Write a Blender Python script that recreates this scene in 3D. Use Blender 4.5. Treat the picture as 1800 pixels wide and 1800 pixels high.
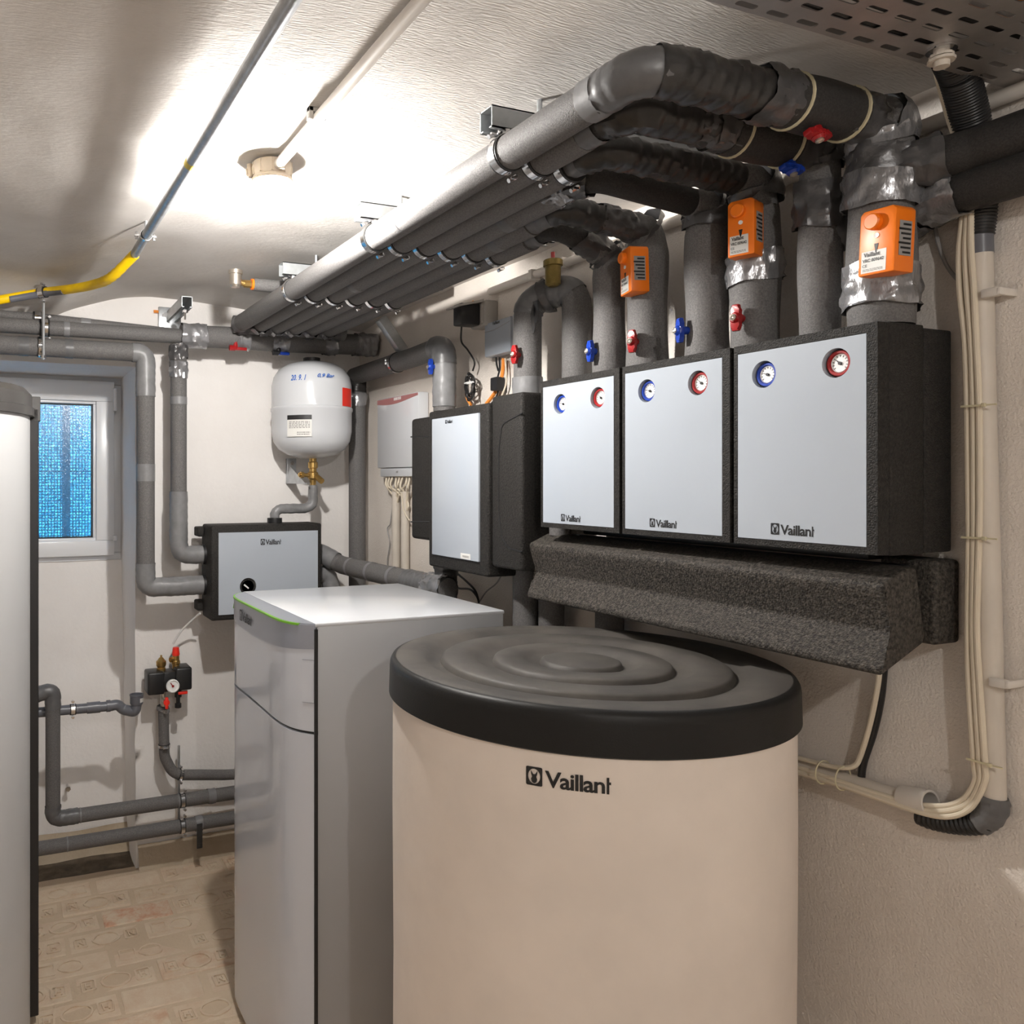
import bpy, bmesh, math, random
from mathutils import Vector, Matrix, noise
random.seed(7)
V = Vector
PI = math.pi
scene = bpy.context.scene
for o in list(bpy.data.objects):
    bpy.data.objects.remove(o)
COL = scene.collection

# ------------------------------------------------------------------ camera, world, exposure
F, CX, CY, YAW, CAMZ = 1430.0, 564.0, 844.0, 0.3814, 1.54      # focal length in px of the 1800 px frame
cam_d = bpy.data.cameras.new('camera')
cam = bpy.data.objects.new('camera', cam_d)
COL.objects.link(cam)
cam.location = (0, 0, CAMZ)
cam.rotation_euler = (PI/2, 0, -YAW)
cam_d.sensor_width = 36
cam_d.lens = 36*F/1800
cam_d.shift_x = (900-CX)/1800
cam_d.shift_y = -(900-CY)/1800
cam_d.clip_start = 0.02
scene.camera = cam

world = bpy.data.worlds.new('world')
scene.world = world
world.use_nodes = True
wb = world.node_tree.nodes['Background']
wb.inputs[0].default_value = (0.10, 0.43, 0.95, 1)
wb.inputs[1].default_value = 11.0

scene.view_settings.view_transform = 'Standard'
scene.view_settings.look = 'None'
scene.view_settings.exposure = 1.0
scene.view_settings.gamma = 1.0
scene.view_settings.use_curve_mapping = False
scene.cycles.max_bounces = 8
scene.cycles.diffuse_bounces = 5
scene.cycles.glossy_bounces = 4
scene.cycles.transmission_bounces = 6
scene.cycles.transparent_max_bounces = 8
scene.cycles.sample_clamp_indirect = 6.0
scene.cycles.use_denoising = True
scene.cycles.use_adaptive_sampling = True
scene.cycles.adaptive_threshold = 0.08

LAMP_POWER = 1750.0     # emission strength of the bulb in the caged lamp by the window end
LAMP_FILL = 850.0       # added unseen lamp behind the camera, for fill light
LAMP_COL = (1.0, 0.965, 0.92, 1)

# ------------------------------------------------------------------ helpers: pixel rays onto real planes
cs, sn = math.cos(YAW), math.sin(YAW)
def ray(u, v):
    X, Y = (u-CX)/F, (v-CY)/F
    return V((cs*X+sn, -sn*X+cs, -Y))
CAM = V((0, 0, CAMZ))
def PX(u, v, x): d = ray(u, v); return CAM + d*(x/d.x)
def PY(u, v, y): d = ray(u, v); return CAM + d*(y/d.y)
def PZ(u, v, z): d = ray(u, v); return CAM + d*((z-CAMZ)/d.z)

# ------------------------------------------------------------------ materials
MATS = {}
def mat(name, col, rough=0.5, metal=0.0, var=0.0, vscale=8.0, bump=0.0, bscale=60.0, col2=None, spec=0.5, bdist=0.002,
        stretch=None, coat=0.0, detail=4.0):
    if name in MATS: return MATS[name]
    m = bpy.data.materials.new(name); m.use_nodes = True
    nt = m.node_tree; N = nt.nodes; L = nt.links
    b = N['Principled BSDF']
    b.inputs['Roughness'].default_value = rough
    b.inputs['Metallic'].default_value = metal
    b.inputs['Specular IOR Level'].default_value = spec
    if coat: b.inputs['Coat Weight'].default_value = coat
    c = (*col, 1)
    b.inputs['Base Color'].default_value = c
    tc = N.new('ShaderNodeTexCoord')
    src = tc.outputs['Object']
    if stretch:
        mp = N.new('ShaderNodeMapping'); mp.inputs['Scale'].default_value = stretch
        L.new(src, mp.inputs['Vector']); src = mp.outputs['Vector']
    if var or col2:
        n = N.new('ShaderNodeTexNoise'); n.inputs['Scale'].default_value = vscale; n.inputs['Detail'].default_value = detail
        n.inputs['Roughness'].default_value = 0.6
        L.new(src, n.inputs['Vector'])
        r = N.new('ShaderNodeValToRGB')
        e = r.color_ramp.elements
        e[0].position = 0.32; e[1].position = 0.68
        if col2: e[0].color = (*col2, 1); e[1].color = c
        else:
            e[0].color = (*[x*(1-var) for x in col], 1); e[1].color = (*[min(1, x*(1+var)) for x in col], 1)
        L.new(n.outputs['Fac'], r.inputs['Fac']); L.new(r.outputs['Color'], b.inputs['Base Color'])
    if bump:
        n2 = N.new('ShaderNodeTexNoise'); n2.inputs['Scale'].default_value = bscale; n2.inputs['Detail'].default_value = detail
        L.new(src, n2.inputs['Vector'])
        bp = N.new('ShaderNodeBump'); bp.inputs['Strength'].default_value = bump; bp.inputs['Distance'].default_value = bdist
        L.new(n2.outputs['Fac'], bp.inputs['Height']); L.new(bp.outputs['Normal'], b.inputs['Normal'])
    MATS[name] = m
    return m

def plaster(name, col, dirt, bstr, bscale, stretch=(1, 1, 1), bdist=0.004):
    m = bpy.data.materials.new(name); m.use_nodes = True
    nt = m.node_tree; N = nt.nodes; L = nt.links
    b = N['Principled BSDF']; b.inputs['Roughness'].default_value = 0.9; b.inputs['Specular IOR Level'].default_value = 0.2
    tc = N.new('ShaderNodeTexCoord'); src = tc.outputs['Object']
    mp = N.new('ShaderNodeMapping'); mp.inputs['Scale'].default_value = stretch; L.new(src, mp.inputs['Vector'])
    n1 = N.new('ShaderNodeTexNoise'); n1.inputs['Scale'].default_value = 1.7; n1.inputs['Detail'].default_value = 7; n1.inputs['Roughness'].default_value = 0.62
    L.new(src, n1.inputs['Vector'])
    r1 = N.new('ShaderNodeValToRGB'); e = r1.color_ramp.elements
    e[0].position = 0.30; e[0].color = (*dirt, 1); e[1].position = 0.60; e[1].color = (*col, 1)
    L.new(n1.outputs['Fac'], r1.inputs['Fac']); L.new(r1.outputs['Color'], b.inputs['Base Color'])
    n2 = N.new('ShaderNodeTexNoise'); n2.inputs['Scale'].default_value = bscale; n2.inputs['Detail'].default_value = 5
    L.new(mp.outputs['Vector'], n2.inputs['Vector'])
    n3 = N.new('ShaderNodeTexNoise'); n3.inputs['Scale'].default_value = 9; n3.inputs['Detail'].default_value = 6
    L.new(src, n3.inputs['Vector'])
    ad = N.new('ShaderNodeMath'); ad.operation = 'MULTIPLY_ADD'; ad.inputs[1].default_value = 1.8
    L.new(n3.outputs['Fac'], ad.inputs[0]); L.new(n2.outputs['Fac'], ad.inputs[2])
    bp = N.new('ShaderNodeBump'); bp.inputs['Strength'].default_value = bstr; bp.inputs['Distance'].default_value = bdist
    L.new(ad.outputs[0], bp.inputs['Height']); L.new(bp.outputs['Normal'], b.inputs['Normal'])
    return m

def grain(name, col, hi, rough, scale, bstr, pores=0.0):
    """foam / expanded plastic: fine cells with lighter beads"""
    m = bpy.data.materials.new(name); m.use_nodes = True
    nt = m.node_tree; N = nt.nodes; L = nt.links
    b = N['Principled BSDF']; b.inputs['Roughness'].default_value = rough; b.inputs['Specular IOR Level'].default_value = 0.22
    tc = N.new('ShaderNodeTexCoord')
    vo = N.new('ShaderNodeTexVoronoi'); vo.inputs['Scale'].default_value = scale
    L.new(tc.outputs['Object'], vo.inputs['Vector'])
    n = N.new('ShaderNodeTexNoise'); n.inputs['Scale'].default_value = scale*0.6; n.inputs['Detail'].default_value = 3
    L.new(tc.outputs['Object'], n.inputs['Vector'])
    r = N.new('ShaderNodeValToRGB'); e = r.color_ramp.elements
    e[0].position = 0.35; e[0].color = (*col, 1); e[1].position = 0.72; e[1].color = (*hi, 1)
    L.new(n.outputs['Fac'], r.inputs['Fac']); L.new(r.outputs['Color'], b.inputs['Base Color'])
    bp = N.new('ShaderNodeBump'); bp.inputs['Strength'].default_value = bstr; bp.inputs['Distance'].default_value = 0.0015
    bp.invert = True
    L.new(vo.outputs['Distance'], bp.inputs['Height']); L.new(bp.outputs['Normal'], b.inputs['Normal'])
    MATS[name] = m
    return m

M_ceil = plaster('ceiling_plaster', (0.70, 0.67, 0.64), (0.57, 0.535, 0.50), 0.45, 60, (1, 5, 1))
M_wall = plaster('wall_plaster', (0.87, 0.845, 0.825), (0.80, 0.77, 0.745), 0.40, 75)
M_wallr = plaster('wall_roughcast', (0.77, 0.715, 0.66), (0.67, 0.61, 0.55), 0.55, 210, bdist=0.005)
M_mortar = plaster('floor_mortar', (0.60, 0.48, 0.35), (0.50, 0.39, 0.28), 0.8, 80)
M_foam = grain('grey_foam', (0.115, 0.111, 0.110), (0.185, 0.178, 0.174), 0.62, 520, 0.35)
M_foamd = grain('dark_foam', (0.030, 0.0285, 0.028), (0.05, 0.047, 0.045), 0.55, 520, 0.3)
M_epp = grain('black_expanded_foam', (0.014, 0.0132, 0.0125), (0.036, 0.033, 0.030), 0.62, 330, 0.7)
M_eppg = grain('console_expanded_foam', (0.022, 0.020, 0.018), (0.10, 0.088, 0.076), 0.6, 300, 0.9)
M_tape = mat('grey_tape', (0.115, 0.115, 0.118), 0.38, 0.0, 0.12, 30, 0.25, 90, spec=0.5)
M_tapel = mat('light_grey_tape', (0.20, 0.20, 0.205), 0.4, 0.0, 0.12, 30, 0.2, 90)
M_tapeb = mat('black_tape', (0.028, 0.026, 0.025), 0.33, 0.0, 0.2, 40, 0.35, 70, stretch=(1, 1, 1))
M_duct = mat('silver_duct_tape', (0.30, 0.30, 0.31), 0.27, 0.55, 0.2, 22, 0.8, 38, bdist=0.006, stretch=(1, 1, 0.45))
M_ductd = mat('dark_duct_tape', (0.085, 0.083, 0.085), 0.32, 0.2, 0.2, 25, 0.5, 45, bdist=0.004)
M_galv = mat('galvanised_steel', (0.50, 0.52, 0.54), 0.36, 0.85, 0.12, 40, 0.08, 200)
M_tray = mat('tray_steel', (0.42, 0.40, 0.385), 0.42, 0.75, 0.10, 14, 0.05, 120)
M_rail = mat('rail_zinc', (0.44, 0.46, 0.47), 0.42, 0.75, 0.1, 30)
M_chrome = mat('chrome', (0.72, 0.72, 0.73), 0.18, 1.0)
M_rubber = mat('black_rubber', (0.012, 0.012, 0.012), 0.5)
M_black = mat('black_plastic', (0.014, 0.014, 0.015), 0.42)
M_lid = mat('lid_plastic', (0.085, 0.076, 0.066), 0.6, 0.0, 0.0, 9, 0.15, 420, col2=(0.045, 0.041, 0.037), bdist=0.001)
M_rim = mat('lid_rim_plastic', (0.012, 0.0118, 0.0115), 0.45, 0.0, 0.0, 9, 0.12, 420, spec=0.25)
M_lidg = mat('lid_grey_plastic', (0.055, 0.052, 0.05), 0.33, 0.0, 0.1, 14, 0.1, 300)
M_jacket = mat('cream_jacket', (0.77, 0.69, 0.62), 0.62, 0.0, 0.05, 5, 0.22, 9, bdist=0.012)
M_jacketw = mat('white_jacket', (0.50, 0.505, 0.51), 0.35, 0.0, 0.02, 3)
M_panel = mat('white_panel', (0.425, 0.465, 0.52), 0.22, 0.0, 0.02, 3)
M_white = mat('white_enamel', (0.61, 0.625, 0.65), 0.18, 0.0)
M_hpside = mat('cabinet_grey', (0.37, 0.375, 0.385), 0.34, 0.0, 0.02, 2)
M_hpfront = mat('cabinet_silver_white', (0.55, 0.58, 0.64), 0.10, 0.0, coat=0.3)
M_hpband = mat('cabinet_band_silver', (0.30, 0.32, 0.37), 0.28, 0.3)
M_green = mat('green_line', (0.16, 0.42, 0.02), 0.4)
M_pvc = mat('pvc_grey', (0.13, 0.135, 0.155), 0.34, 0.0, 0.06, 20)
M_brass = mat('brass', (0.52, 0.34, 0.12), 0.3, 0.9, 0.15, 40)
M_brassd = mat('aged_brass', (0.26, 0.19, 0.06), 0.4, 0.75, 0.15, 40)
M_nickel = mat('nickel', (0.66, 0.60, 0.52), 0.3, 0.9)
M_red = mat('red_plastic', (0.33, 0.010, 0.012), 0.32)
M_blue = mat('blue_plastic', (0.008, 0.045, 0.36), 0.32)
M_blueink = mat('blue_ink', (0.01, 0.12, 0.5), 0.5)
M_redlab = mat('red_label', (0.85, 0.03, 0.015), 0.45)
M_redband = mat('red_band', (0.40, 0.17, 0.17), 0.35)
M_orange = mat('orange_plastic', (0.90, 0.20, 0.008), 0.38)
M_orangec = mat('orange_cable', (0.85, 0.29, 0.05), 0.4)
M_yellow = mat('yellow_sleeve', (0.92, 0.60, 0.0), 0.42, 0.0, 0.06, 30)
M_yelband = mat('yellow_band', (0.62, 0.50, 0.08), 0.45)
M_cable = mat('cream_cable', (0.70, 0.62, 0.49), 0.42)
M_conduit = mat('cream_conduit', (0.60, 0.545, 0.475), 0.5, 0.0, 0.05, 10)
M_conduitw = mat('white_conduit', (0.70, 0.655, 0.60), 0.5, 0.0, 0.05, 10)
M_grid = mat('grille_wire', (0.02, 0.10, 0.16), 0.5)
M_ink = mat('black_ink', (0.012, 0.012, 0.013), 0.5)
M_paper = mat('paper_label', (0.74, 0.73, 0.70), 0.6)
M_greylab = mat('grey_label', (0.30, 0.29, 0.28), 0.45)
M_dial = mat('dial_white', (0.85, 0.85, 0.84), 0.35)
M_pvcw = mat('window_pvc', (0.80, 0.81, 0.83), 0.28)
M_tie = mat('cable_tie', (0.62, 0.56, 0.38), 0.45)
M_ivory = mat('lamp_base', (0.62, 0.53, 0.42), 0.5)
M_socket = mat('socket_grey', (0.42, 0.40, 0.37), 0.5)
M_dirt_shade = mat('soil_shaded', (0.10, 0.075, 0.05), 0.9, 0, 0.4, 20, 0.8, 50)

def brick_mat():
    m = bpy.data.materials.new('worn_brick'); m.use_nodes = True
    nt = m.node_tree; N = nt.nodes; L = nt.links
    b = N['Principled BSDF']; b.inputs['Roughness'].default_value = 0.85; b.inputs['Specular IOR Level'].default_value = 0.25
    oi = N.new('ShaderNodeObjectInfo'); tc = N.new('ShaderNodeTexCoord')
    r = N.new('ShaderNodeValToRGB'); r.color_ramp.interpolation = 'LINEAR'
    e = r.color_ramp.elements
    e[0].color = (0.58, 0.44, 0.315, 1); e[0].position = 0.0; e[1].color = (0.56, 0.235, 0.14, 1); e[1].position = 1.0
    k = e.new(0.55); k.color = (0.60, 0.45, 0.33, 1)
    k = e.new(0.85); k.color = (0.50, 0.27, 0.16, 1)
    L.new(oi.outputs['Random'], r.inputs['Fac'])
    ad = N.new('ShaderNodeVectorMath'); ad.operation = 'ADD'
    L.new(tc.outputs['Object'], ad.inputs[0]); L.new(oi.outputs['Location'], ad.inputs[1])
    n = N.new('ShaderNodeTexNoise'); n.inputs['Scale'].default_value = 14; n.inputs['Detail'].default_value = 6; n.inputs['Roughness'].default_value = 0.7
    L.new(ad.outputs[0], n.inputs['Vector'])
    r2 = N.new('ShaderNodeValToRGB'); e = r2.color_ramp.elements
    e[0].position = 0.33; e[0].color = (0, 0, 0, 1); e[1].position = 0.60; e[1].color = (1, 1, 1, 1)
    L.new(n.outputs['Fac'], r2.inputs['Fac'])
    mx = N.new('ShaderNodeMixRGB'); mx.inputs[2].default_value = (0.64, 0.53, 0.40, 1)
    L.new(r2.outputs['Color'], mx.inputs[0]); L.new(r.outputs['Color'], mx.inputs[1])
    L.new(mx.outputs[0], b.inputs['Base Color'])
    n2 = N.new('ShaderNodeTexNoise'); n2.inputs['Scale'].default_value = 110; n2.inputs['Detail'].default_value = 5
    L.new(tc.outputs['Object'], n2.inputs['Vector'])
    bp = N.new('ShaderNodeBump'); bp.inputs['Strength'].default_value = 0.6; bp.inputs['Distance'].default_value = 0.003
    L.new(n2.outputs['Fac'], bp.inputs['Height']); L.new(bp.outputs['Normal'], b.inputs['Normal'])
    return m
M_brick = brick_mat()

def emit_mat(name, col, strength):
    m = bpy.data.materials.new(name); m.use_nodes = True
    b = m.node_tree.nodes['Principled BSDF']
    b.inputs['Base Color'].default_value = (0.9, 0.9, 0.88, 1)
    b.inputs['Emission Color'].default_value = col
    b.inputs['Emission Strength'].default_value = strength
    return m
M_bulb = emit_mat('lit_bulb', LAMP_COL, LAMP_POWER)
M_bulb_fill = emit_mat('lit_bulb_fill', LAMP_COL, LAMP_FILL)
def globe_mat():
    m = bpy.data.materials.new('hazy_lamp_glass'); m.use_nodes = True
    nt = m.node_tree; N = nt.nodes; L = nt.links; N.remove(N['Principled BSDF'])
    tr = N.new('ShaderNodeBsdfTransparent'); em = N.new('ShaderNodeEmission'); em.inputs['Color'].default_value = LAMP_COL; em.inputs['Strength'].default_value = 5.0
    mx = N.new('ShaderNodeMixShader'); mx.inputs[0].default_value = 0.12
    L.new(tr.outputs[0], mx.inputs[1]); L.new(em.outputs[0], mx.inputs[2]); L.new(mx.outputs[0], N['Material Output'].inputs['Surface'])
    return m
M_globe = globe_mat()

def glass_mat():
    m = bpy.data.materials.new('patterned_glass'); m.use_nodes = True
    nt = m.node_tree; N = nt.nodes; L = nt.links
    N.remove(N['Principled BSDF']); out = N['Material Output']
    tr = N.new('ShaderNodeBsdfTransparent'); tl = N.new('ShaderNodeBsdfTranslucent'); gl = N.new('ShaderNodeBsdfGlossy')
    gl.inputs['Roughness'].default_value = 0.15
    tc = N.new('ShaderNodeTexCoord')
    n = N.new('ShaderNodeTexNoise'); n.inputs['Scale'].default_value = 130; n.inputs['Detail'].default_value = 3; n.inputs['Distortion'].default_value = 1.5
    L.new(tc.outputs['Object'], n.inputs['Vector'])
    r = N.new('ShaderNodeValToRGB'); e = r.color_ramp.elements
    e[0].position = 0.36; e[0].color = (0.02, 0.08, 0.11, 1); e[1].position = 0.68; e[1].color = (0.46, 0.58, 0.47, 1)
    L.new(n.outputs['Fac'], r.inputs['Fac']); L.new(r.outputs['Color'], tr.inputs['Color'])
    bp = N.new('ShaderNodeBump'); bp.inputs['Strength'].default_value = 0.8; L.new(n.outputs['Fac'], bp.inputs['Height'])
    L.new(bp.outputs['Normal'], gl.inputs['Normal'])
    tl.inputs['Color'].default_value = (0.75, 0.9, 0.95, 1)
    m1 = N.new('ShaderNodeMixShader'); m1.inputs[0].default_value = 0.14
    L.new(tr.outputs[0], m1.inputs[1]); L.new(tl.outputs[0], m1.inputs[2])
    m2 = N.new('ShaderNodeMixShader'); m2.inputs[0].default_value = 0.06
    L.new(m1.outputs[0], m2.inputs[1]); L.new(gl.outputs[0], m2.inputs[2])
    L.new(m2.outputs[0], out.inputs['Surface'])
    return m
M_glass = glass_mat()
M_clear = mat('clear_hose', (0.70, 0.69, 0.67), 0.25)

# ------------------------------------------------------------------ object plumbing
WL = {}
def empty(name, loc):
    o = bpy.data.objects.new(name, None); COL.objects.link(o)
    o.empty_display_size = 0.05
    o.location = loc; WL[o] = V(loc)
    return o
def tag(o, label, cat, group=None, kind=None):
    o['label'] = label; o['category'] = cat
    if group: o['group'] = group
    if kind: o['kind'] = kind
    return o
def thing(name, label, cat, loc, group=None):
    return tag(empty(name, loc), label, cat, group)
def mk(name, bm, m, parent=None, label=None, sharp=35, kind=None, origin=None):
    """links bm (world coordinates) as one mesh object with its origin at the foot of its box"""
    bmesh.ops.recalc_face_normals(bm, faces=bm.faces)
    if origin is None:
        xs = [v.co.x for v in bm.verts]; ys = [v.co.y for v in bm.verts]; zs = [v.co.z for v in bm.verts]
        origin = V(((min(xs)+max(xs))/2, (min(ys)+max(ys))/2, min(zs)))
    for v in bm.verts: v.co -= origin
    me = bpy.data.meshes.new(name); bm.to_mesh(me); bm.free()
    me.materials.append(m)
    for p in me.polygons: p.use_smooth = True
    me.set_sharp_from_angle(angle=math.radians(sharp))
    o = bpy.data.objects.new(name, me); COL.objects.link(o)
    WL[o] = V(origin)
    if parent is not None:
        o.parent = parent; o.location = origin - WL[parent]
    else: o.location = origin
    if label: o['label'] = label
    if kind: o['kind'] = kind
    return o
def BM(): return bmesh.new()
def struct(name, bm, m, parent=None, sharp=30):
    o = mk(name, bm, m, parent, sharp=sharp)
    if parent is None: o['kind'] = 'structure'
    return o

# ------------------------------------------------------------------ shapes
def add_faces(bm, vs, fs):
    bv = [bm.verts.new(v) for v in vs]
    for f in fs:
        try: bm.faces.new([bv[i] for i in f])
        except ValueError: pass
    return bv
def bevel(bm, faces_before, w, seg):
    es = set()
    for f in bm.faces:
        if f not in faces_before:
            for e in f.edges: es.add(e)
    bmesh.ops.bevel(bm, geom=list(es), offset=w, segments=seg, affect='EDGES', profile=0.5, clamp_overlap=True)
def box(bm, lo, hi, bev=0.0, seg=2, rot=None, piv=None):
    before = set(bm.faces)
    x0, y0, z0 = lo; x1, y1, z1 = hi
    vs = [V(p) for p in ((x0,y0,z0),(x1,y0,z0),(x1,y1,z0),(x0,y1,z0),(x0,y0,z1),(x1,y0,z1),(x1,y1,z1),(x0,y1,z1))]
    if rot is not None:
        piv = V(piv) if piv else (V(lo)+V(hi))/2
        vs = [piv + rot @ (v-piv) for v in vs]
    add_faces(bm, vs, [(0,3,2,1),(4,5,6,7),(0,1,5,4),(1,2,6,5),(2,3,7,6),(3,0,4,7)])
    if bev: bevel(bm, before, bev, seg)
    return bm
def hexa(bm, pts8, bev=0.0, seg=2):
    before = set(bm.faces)
    add_faces(bm, [V(p) for p in pts8], [(0,3,2,1),(4,5,6,7),(0,1,5,4),(1,2,6,5),(2,3,7,6),(3,0,4,7)])
    if bev: bevel(bm, before, bev, seg)
    return bm
def prism(bm, poly, ax, d0, d1, bev=0.0, seg=2, fr=None):
    """poly: 2-D points; ax 'x','y','z' = extrusion axis (poly in the other two, in order), or fr = (origin, U, W, Nrm)"""
    before = set(bm.faces)
    n = len(poly)
    def at(p, d):
        if fr: return fr[0] + fr[1]*p[0] + fr[2]*p[1] + fr[3]*d
        if ax == 'x': return V((d, p[0], p[1]))
        if ax == 'y': return V((p[0], d, p[1]))
        return V((p[0], p[1], d))
    vs = [at(p, d0) for p in poly] + [at(p, d1) for p in poly]
    fs = [tuple(range(n-1, -1, -1)), tuple(range(n, 2*n))] + [(i, (i+1) % n, n+(i+1) % n, n+i) for i in range(n)]
    add_faces(bm, vs, fs)
    if bev: bevel(bm, before, bev, seg)
    return bm
def rrect(w, h, r, n=5, cx=0, cy=0):
    out = []
    for (sx, sy, a0) in ((1, 1, 0), (-1, 1, 90), (-1, -1, 180), (1, -1, 270)):
        for k in range(n+1):
            a = math.radians(a0 + 90*k/n)
            out.append((cx + sx*(w/2-r) + r*math.cos(a), cy + sy*(h/2-r) + r*math.sin(a)))
    return out
def ell(rx, ry, n=24, cx=0, cy=0, rot=0):
    c, s = math.cos(rot), math.sin(rot)
    return [(cx + rx*math.cos(2*PI*k/n)*c - ry*math.sin(2*PI*k/n)*s, cy + rx*math.cos(2*PI*k/n)*s + ry*math.sin(2*PI*k/n)*c) for k in range(n)]
def lathe(bm, prof, org, axis=V((0, 0, 1)), seg=32):
    axis = V(axis).normalized()
    a = axis.orthogonal().normalized(); b = axis.cross(a)
    rings = []
    for (r, h) in prof:
        if r < 1e-6: rings.append([bm.verts.new(org + axis*h)])
        else: rings.append([bm.verts.new(org + axis*h + (a*math.cos(2*PI*k/seg) + b*math.sin(2*PI*k/seg))*r) for k in range(seg)])
    for A, B in zip(rings, rings[1:]):
        for k in range(seg):
            k2 = (k+1) % seg
            if len(A) == 1 and len(B) == 1: continue
            if len(A) == 1: bm.faces.new((A[0], B[k], B[k2]))
            elif len(B) == 1: bm.faces.new((A[k], A[k2], B[0]))
            else: bm.faces.new((A[k], A[k2], B[k2], B[k]))
    for R, in ((rings[0],), (rings[-1],)):
        if len(R) > 2:
            try: bm.faces.new(R)
            except ValueError: pass
    return bm
def cyl(bm, p0, p1, r, seg=16, r1=None):
    p0, p1 = V(p0), V(p1)
    return lathe(bm, [(0, 0), (r, 0), (r1 or r, (p1-p0).length), (0, (p1-p0).length)], p0, p1-p0, seg)
def fillet(pts, R, n=6):
    pts = [V(p) for p in pts]; out = [pts[0]]
    for i in range(1, len(pts)-1):
        a, b, c = pts[i-1], pts[i], pts[i+1]
        u = (a-b); w = (c-b); lu, lw = u.length, w.length
        u.normalize(); w.normalize()
        ang = u.angle(w)
        if ang > PI-0.03: out.append(b); continue
        d = min(R/math.tan(ang/2), lu*0.48, lw*0.48)
        p0, p1 = b+u*d, b+w*d
        for k in range(n+1):
            t = k/n
            out.append(p0*(1-t)**2 + b*2*t*(1-t) + p1*t*t)
    out.append(pts[-1])
    return out
def smooth_path(pts, n=6):
    """Catmull-Rom through the points"""
    pts = [V(p) for p in pts]; P = [pts[0]*2-pts[1]] + pts + [pts[-1]*2-pts[-2]]
    out = []
    for i in range(1, len(P)-2):
        for k in range(n):
            t = k/n; a, b, c, d = P[i-1], P[i], P[i+1], P[i+2]
            out.append(0.5*((2*b) + (c-a)*t + (2*a-5*b+4*c-d)*t*t + (3*b-a-3*c+d)*t**3))
    out.append(pts[-1])
    return out
def arc(pts):
    s = [0.0]
    for a, b in zip(pts, pts[1:]): s.append(s[-1] + (b-a).length)
    return s
def subpath(pts, s0, s1, step=0.01):
    S = arc(pts); T = S[-1]
    s0 = max(0, min(T, s0)); s1 = max(0, min(T, s1))
    n = max(1, int((s1-s0)/step)); out = []
    for k in range(n+1):
        s = s0 + (s1-s0)*k/n
        i = 0
        while i < len(S)-2 and S[i+1] < s: i += 1
        L = S[i+1]-S[i]
        out.append(pts[i].lerp(pts[i+1], (s-S[i])/L if L > 1e-9 else 0))
    return out
def s_at(pts, p):
    p = V(p); S = arc(pts); best = (1e9, 0)
    for i in range(len(pts)-1):
        a, b = pts[i], pts[i+1]; d = b-a; L2 = d.length_squared
        t = 0 if L2 < 1e-12 else max(0, min(1, (p-a).dot(d)/L2))
        q = a + d*t; e = (p-q).length
        if e < best[0]: best = (e, S[i] + d.length*t)
    return best[1]
def sweep(bm, pts, r, seg=16, cap=True, wr=None, jag=None):
    """tube along pts; r number or f(s01); wr(s, th) adds to the radius; jag(th, end) slides an end ring along the path"""
    pts = [V(p) for p in pts]; S = arc(pts); T = S[-1] or 1
    rings = []; nrm = None; n = len(pts)
    for i, p in enumerate(pts):
        t = (pts[min(i+1, n-1)] - pts[max(i-1, 0)]).normalized()
        if nrm is None: nrm = t.orthogonal().normalized()
        else:
            nrm = nrm - t*nrm.dot(t)
            nrm = nrm.normalized() if nrm.length > 1e-6 else t.orthogonal().normalized()
        bi = t.cross(nrm)
        rr = r(S[i]/T) if callable(r) else r
        ring = []
        for k in range(seg):
            th = 2*PI*k/seg
            q = rr + (wr(S[i], th) if wr else 0)
            co = p + (nrm*math.cos(th) + bi*math.sin(th))*q
            if jag and i in (0, n-1): co = co + t*jag(th, i)
            ring.append(bm.verts.new(co))
        rings.append(ring)
    for A, B in zip(rings, rings[1:]):
        for k in range(seg):
            bm.faces.new((A[k], A[(k+1) % seg], B[(k+1) % seg], B[k]))
    if cap:
        bm.faces.new(list(reversed(rings[0]))); bm.faces.new(rings[-1])
    return bm
def wrinkle(amp, pitch=0.022, ph=0.0, rough=1.0):
    def f(s, th):
        q = (s/pitch + th/(2*PI) + ph) % 1.0
        return amp*(0.9*q + rough*1.2*noise.noise(V((s*38+ph*7, math.cos(th)*2.2, math.sin(th)*2.2))))
    return f
def crumple(amp, ph=0.0):
    def f(s, th):
        return amp*1.5*(abs(noise.noise(V((s*30+ph*5, math.cos(th)*2.6+ph, math.sin(th)*2.6))))*2.4 + 0.7*noise.noise(V((s*70, math.cos(th)*5, math.sin(th)*5+ph))))
    return f
def curve_mesh(splines, extrude=0.0, offset=0.0):
    """filled flat shape (even-odd holes) -> list of verts (x,y,z), faces"""
    cu = bpy.data.curves.new('c', 'CURVE'); cu.dimensions = '2D'; cu.fill_mode = 'BOTH'; cu.extrude = extrude; cu.offset = offset
    for sp in splines:
        s = cu.splines.new('POLY'); s.points.add(len(sp)-1)
        for k, p in enumerate(sp): s.points[k].co = (p[0], p[1], 0, 1)
        s.use_cyclic_u = True
    return _cm(cu)
def _cm(cu):
    ob = bpy.data.objects.new('t', cu)
    me = bpy.data.meshes.new_from_object(ob)
    vs = [v.co.copy() for v in me.vertices]; fs = [tuple(p.vertices) for p in me.polygons]
    bpy.data.objects.remove(ob); bpy.data.curves.remove(cu); bpy.data.meshes.remove(me)
    return vs, fs
def text_mesh(txt, size=1.0, offset=0.0, extrude=0.0, shear=0.0, space=1.0):
    cu = bpy.data.curves.new('t', 'FONT'); cu.body = txt; cu.size = size; cu.offset = offset; cu.extrude = extrude; cu.shear = shear
    cu.resolution_u = 3; cu.space_character = space
    return _cm(cu)
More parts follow.
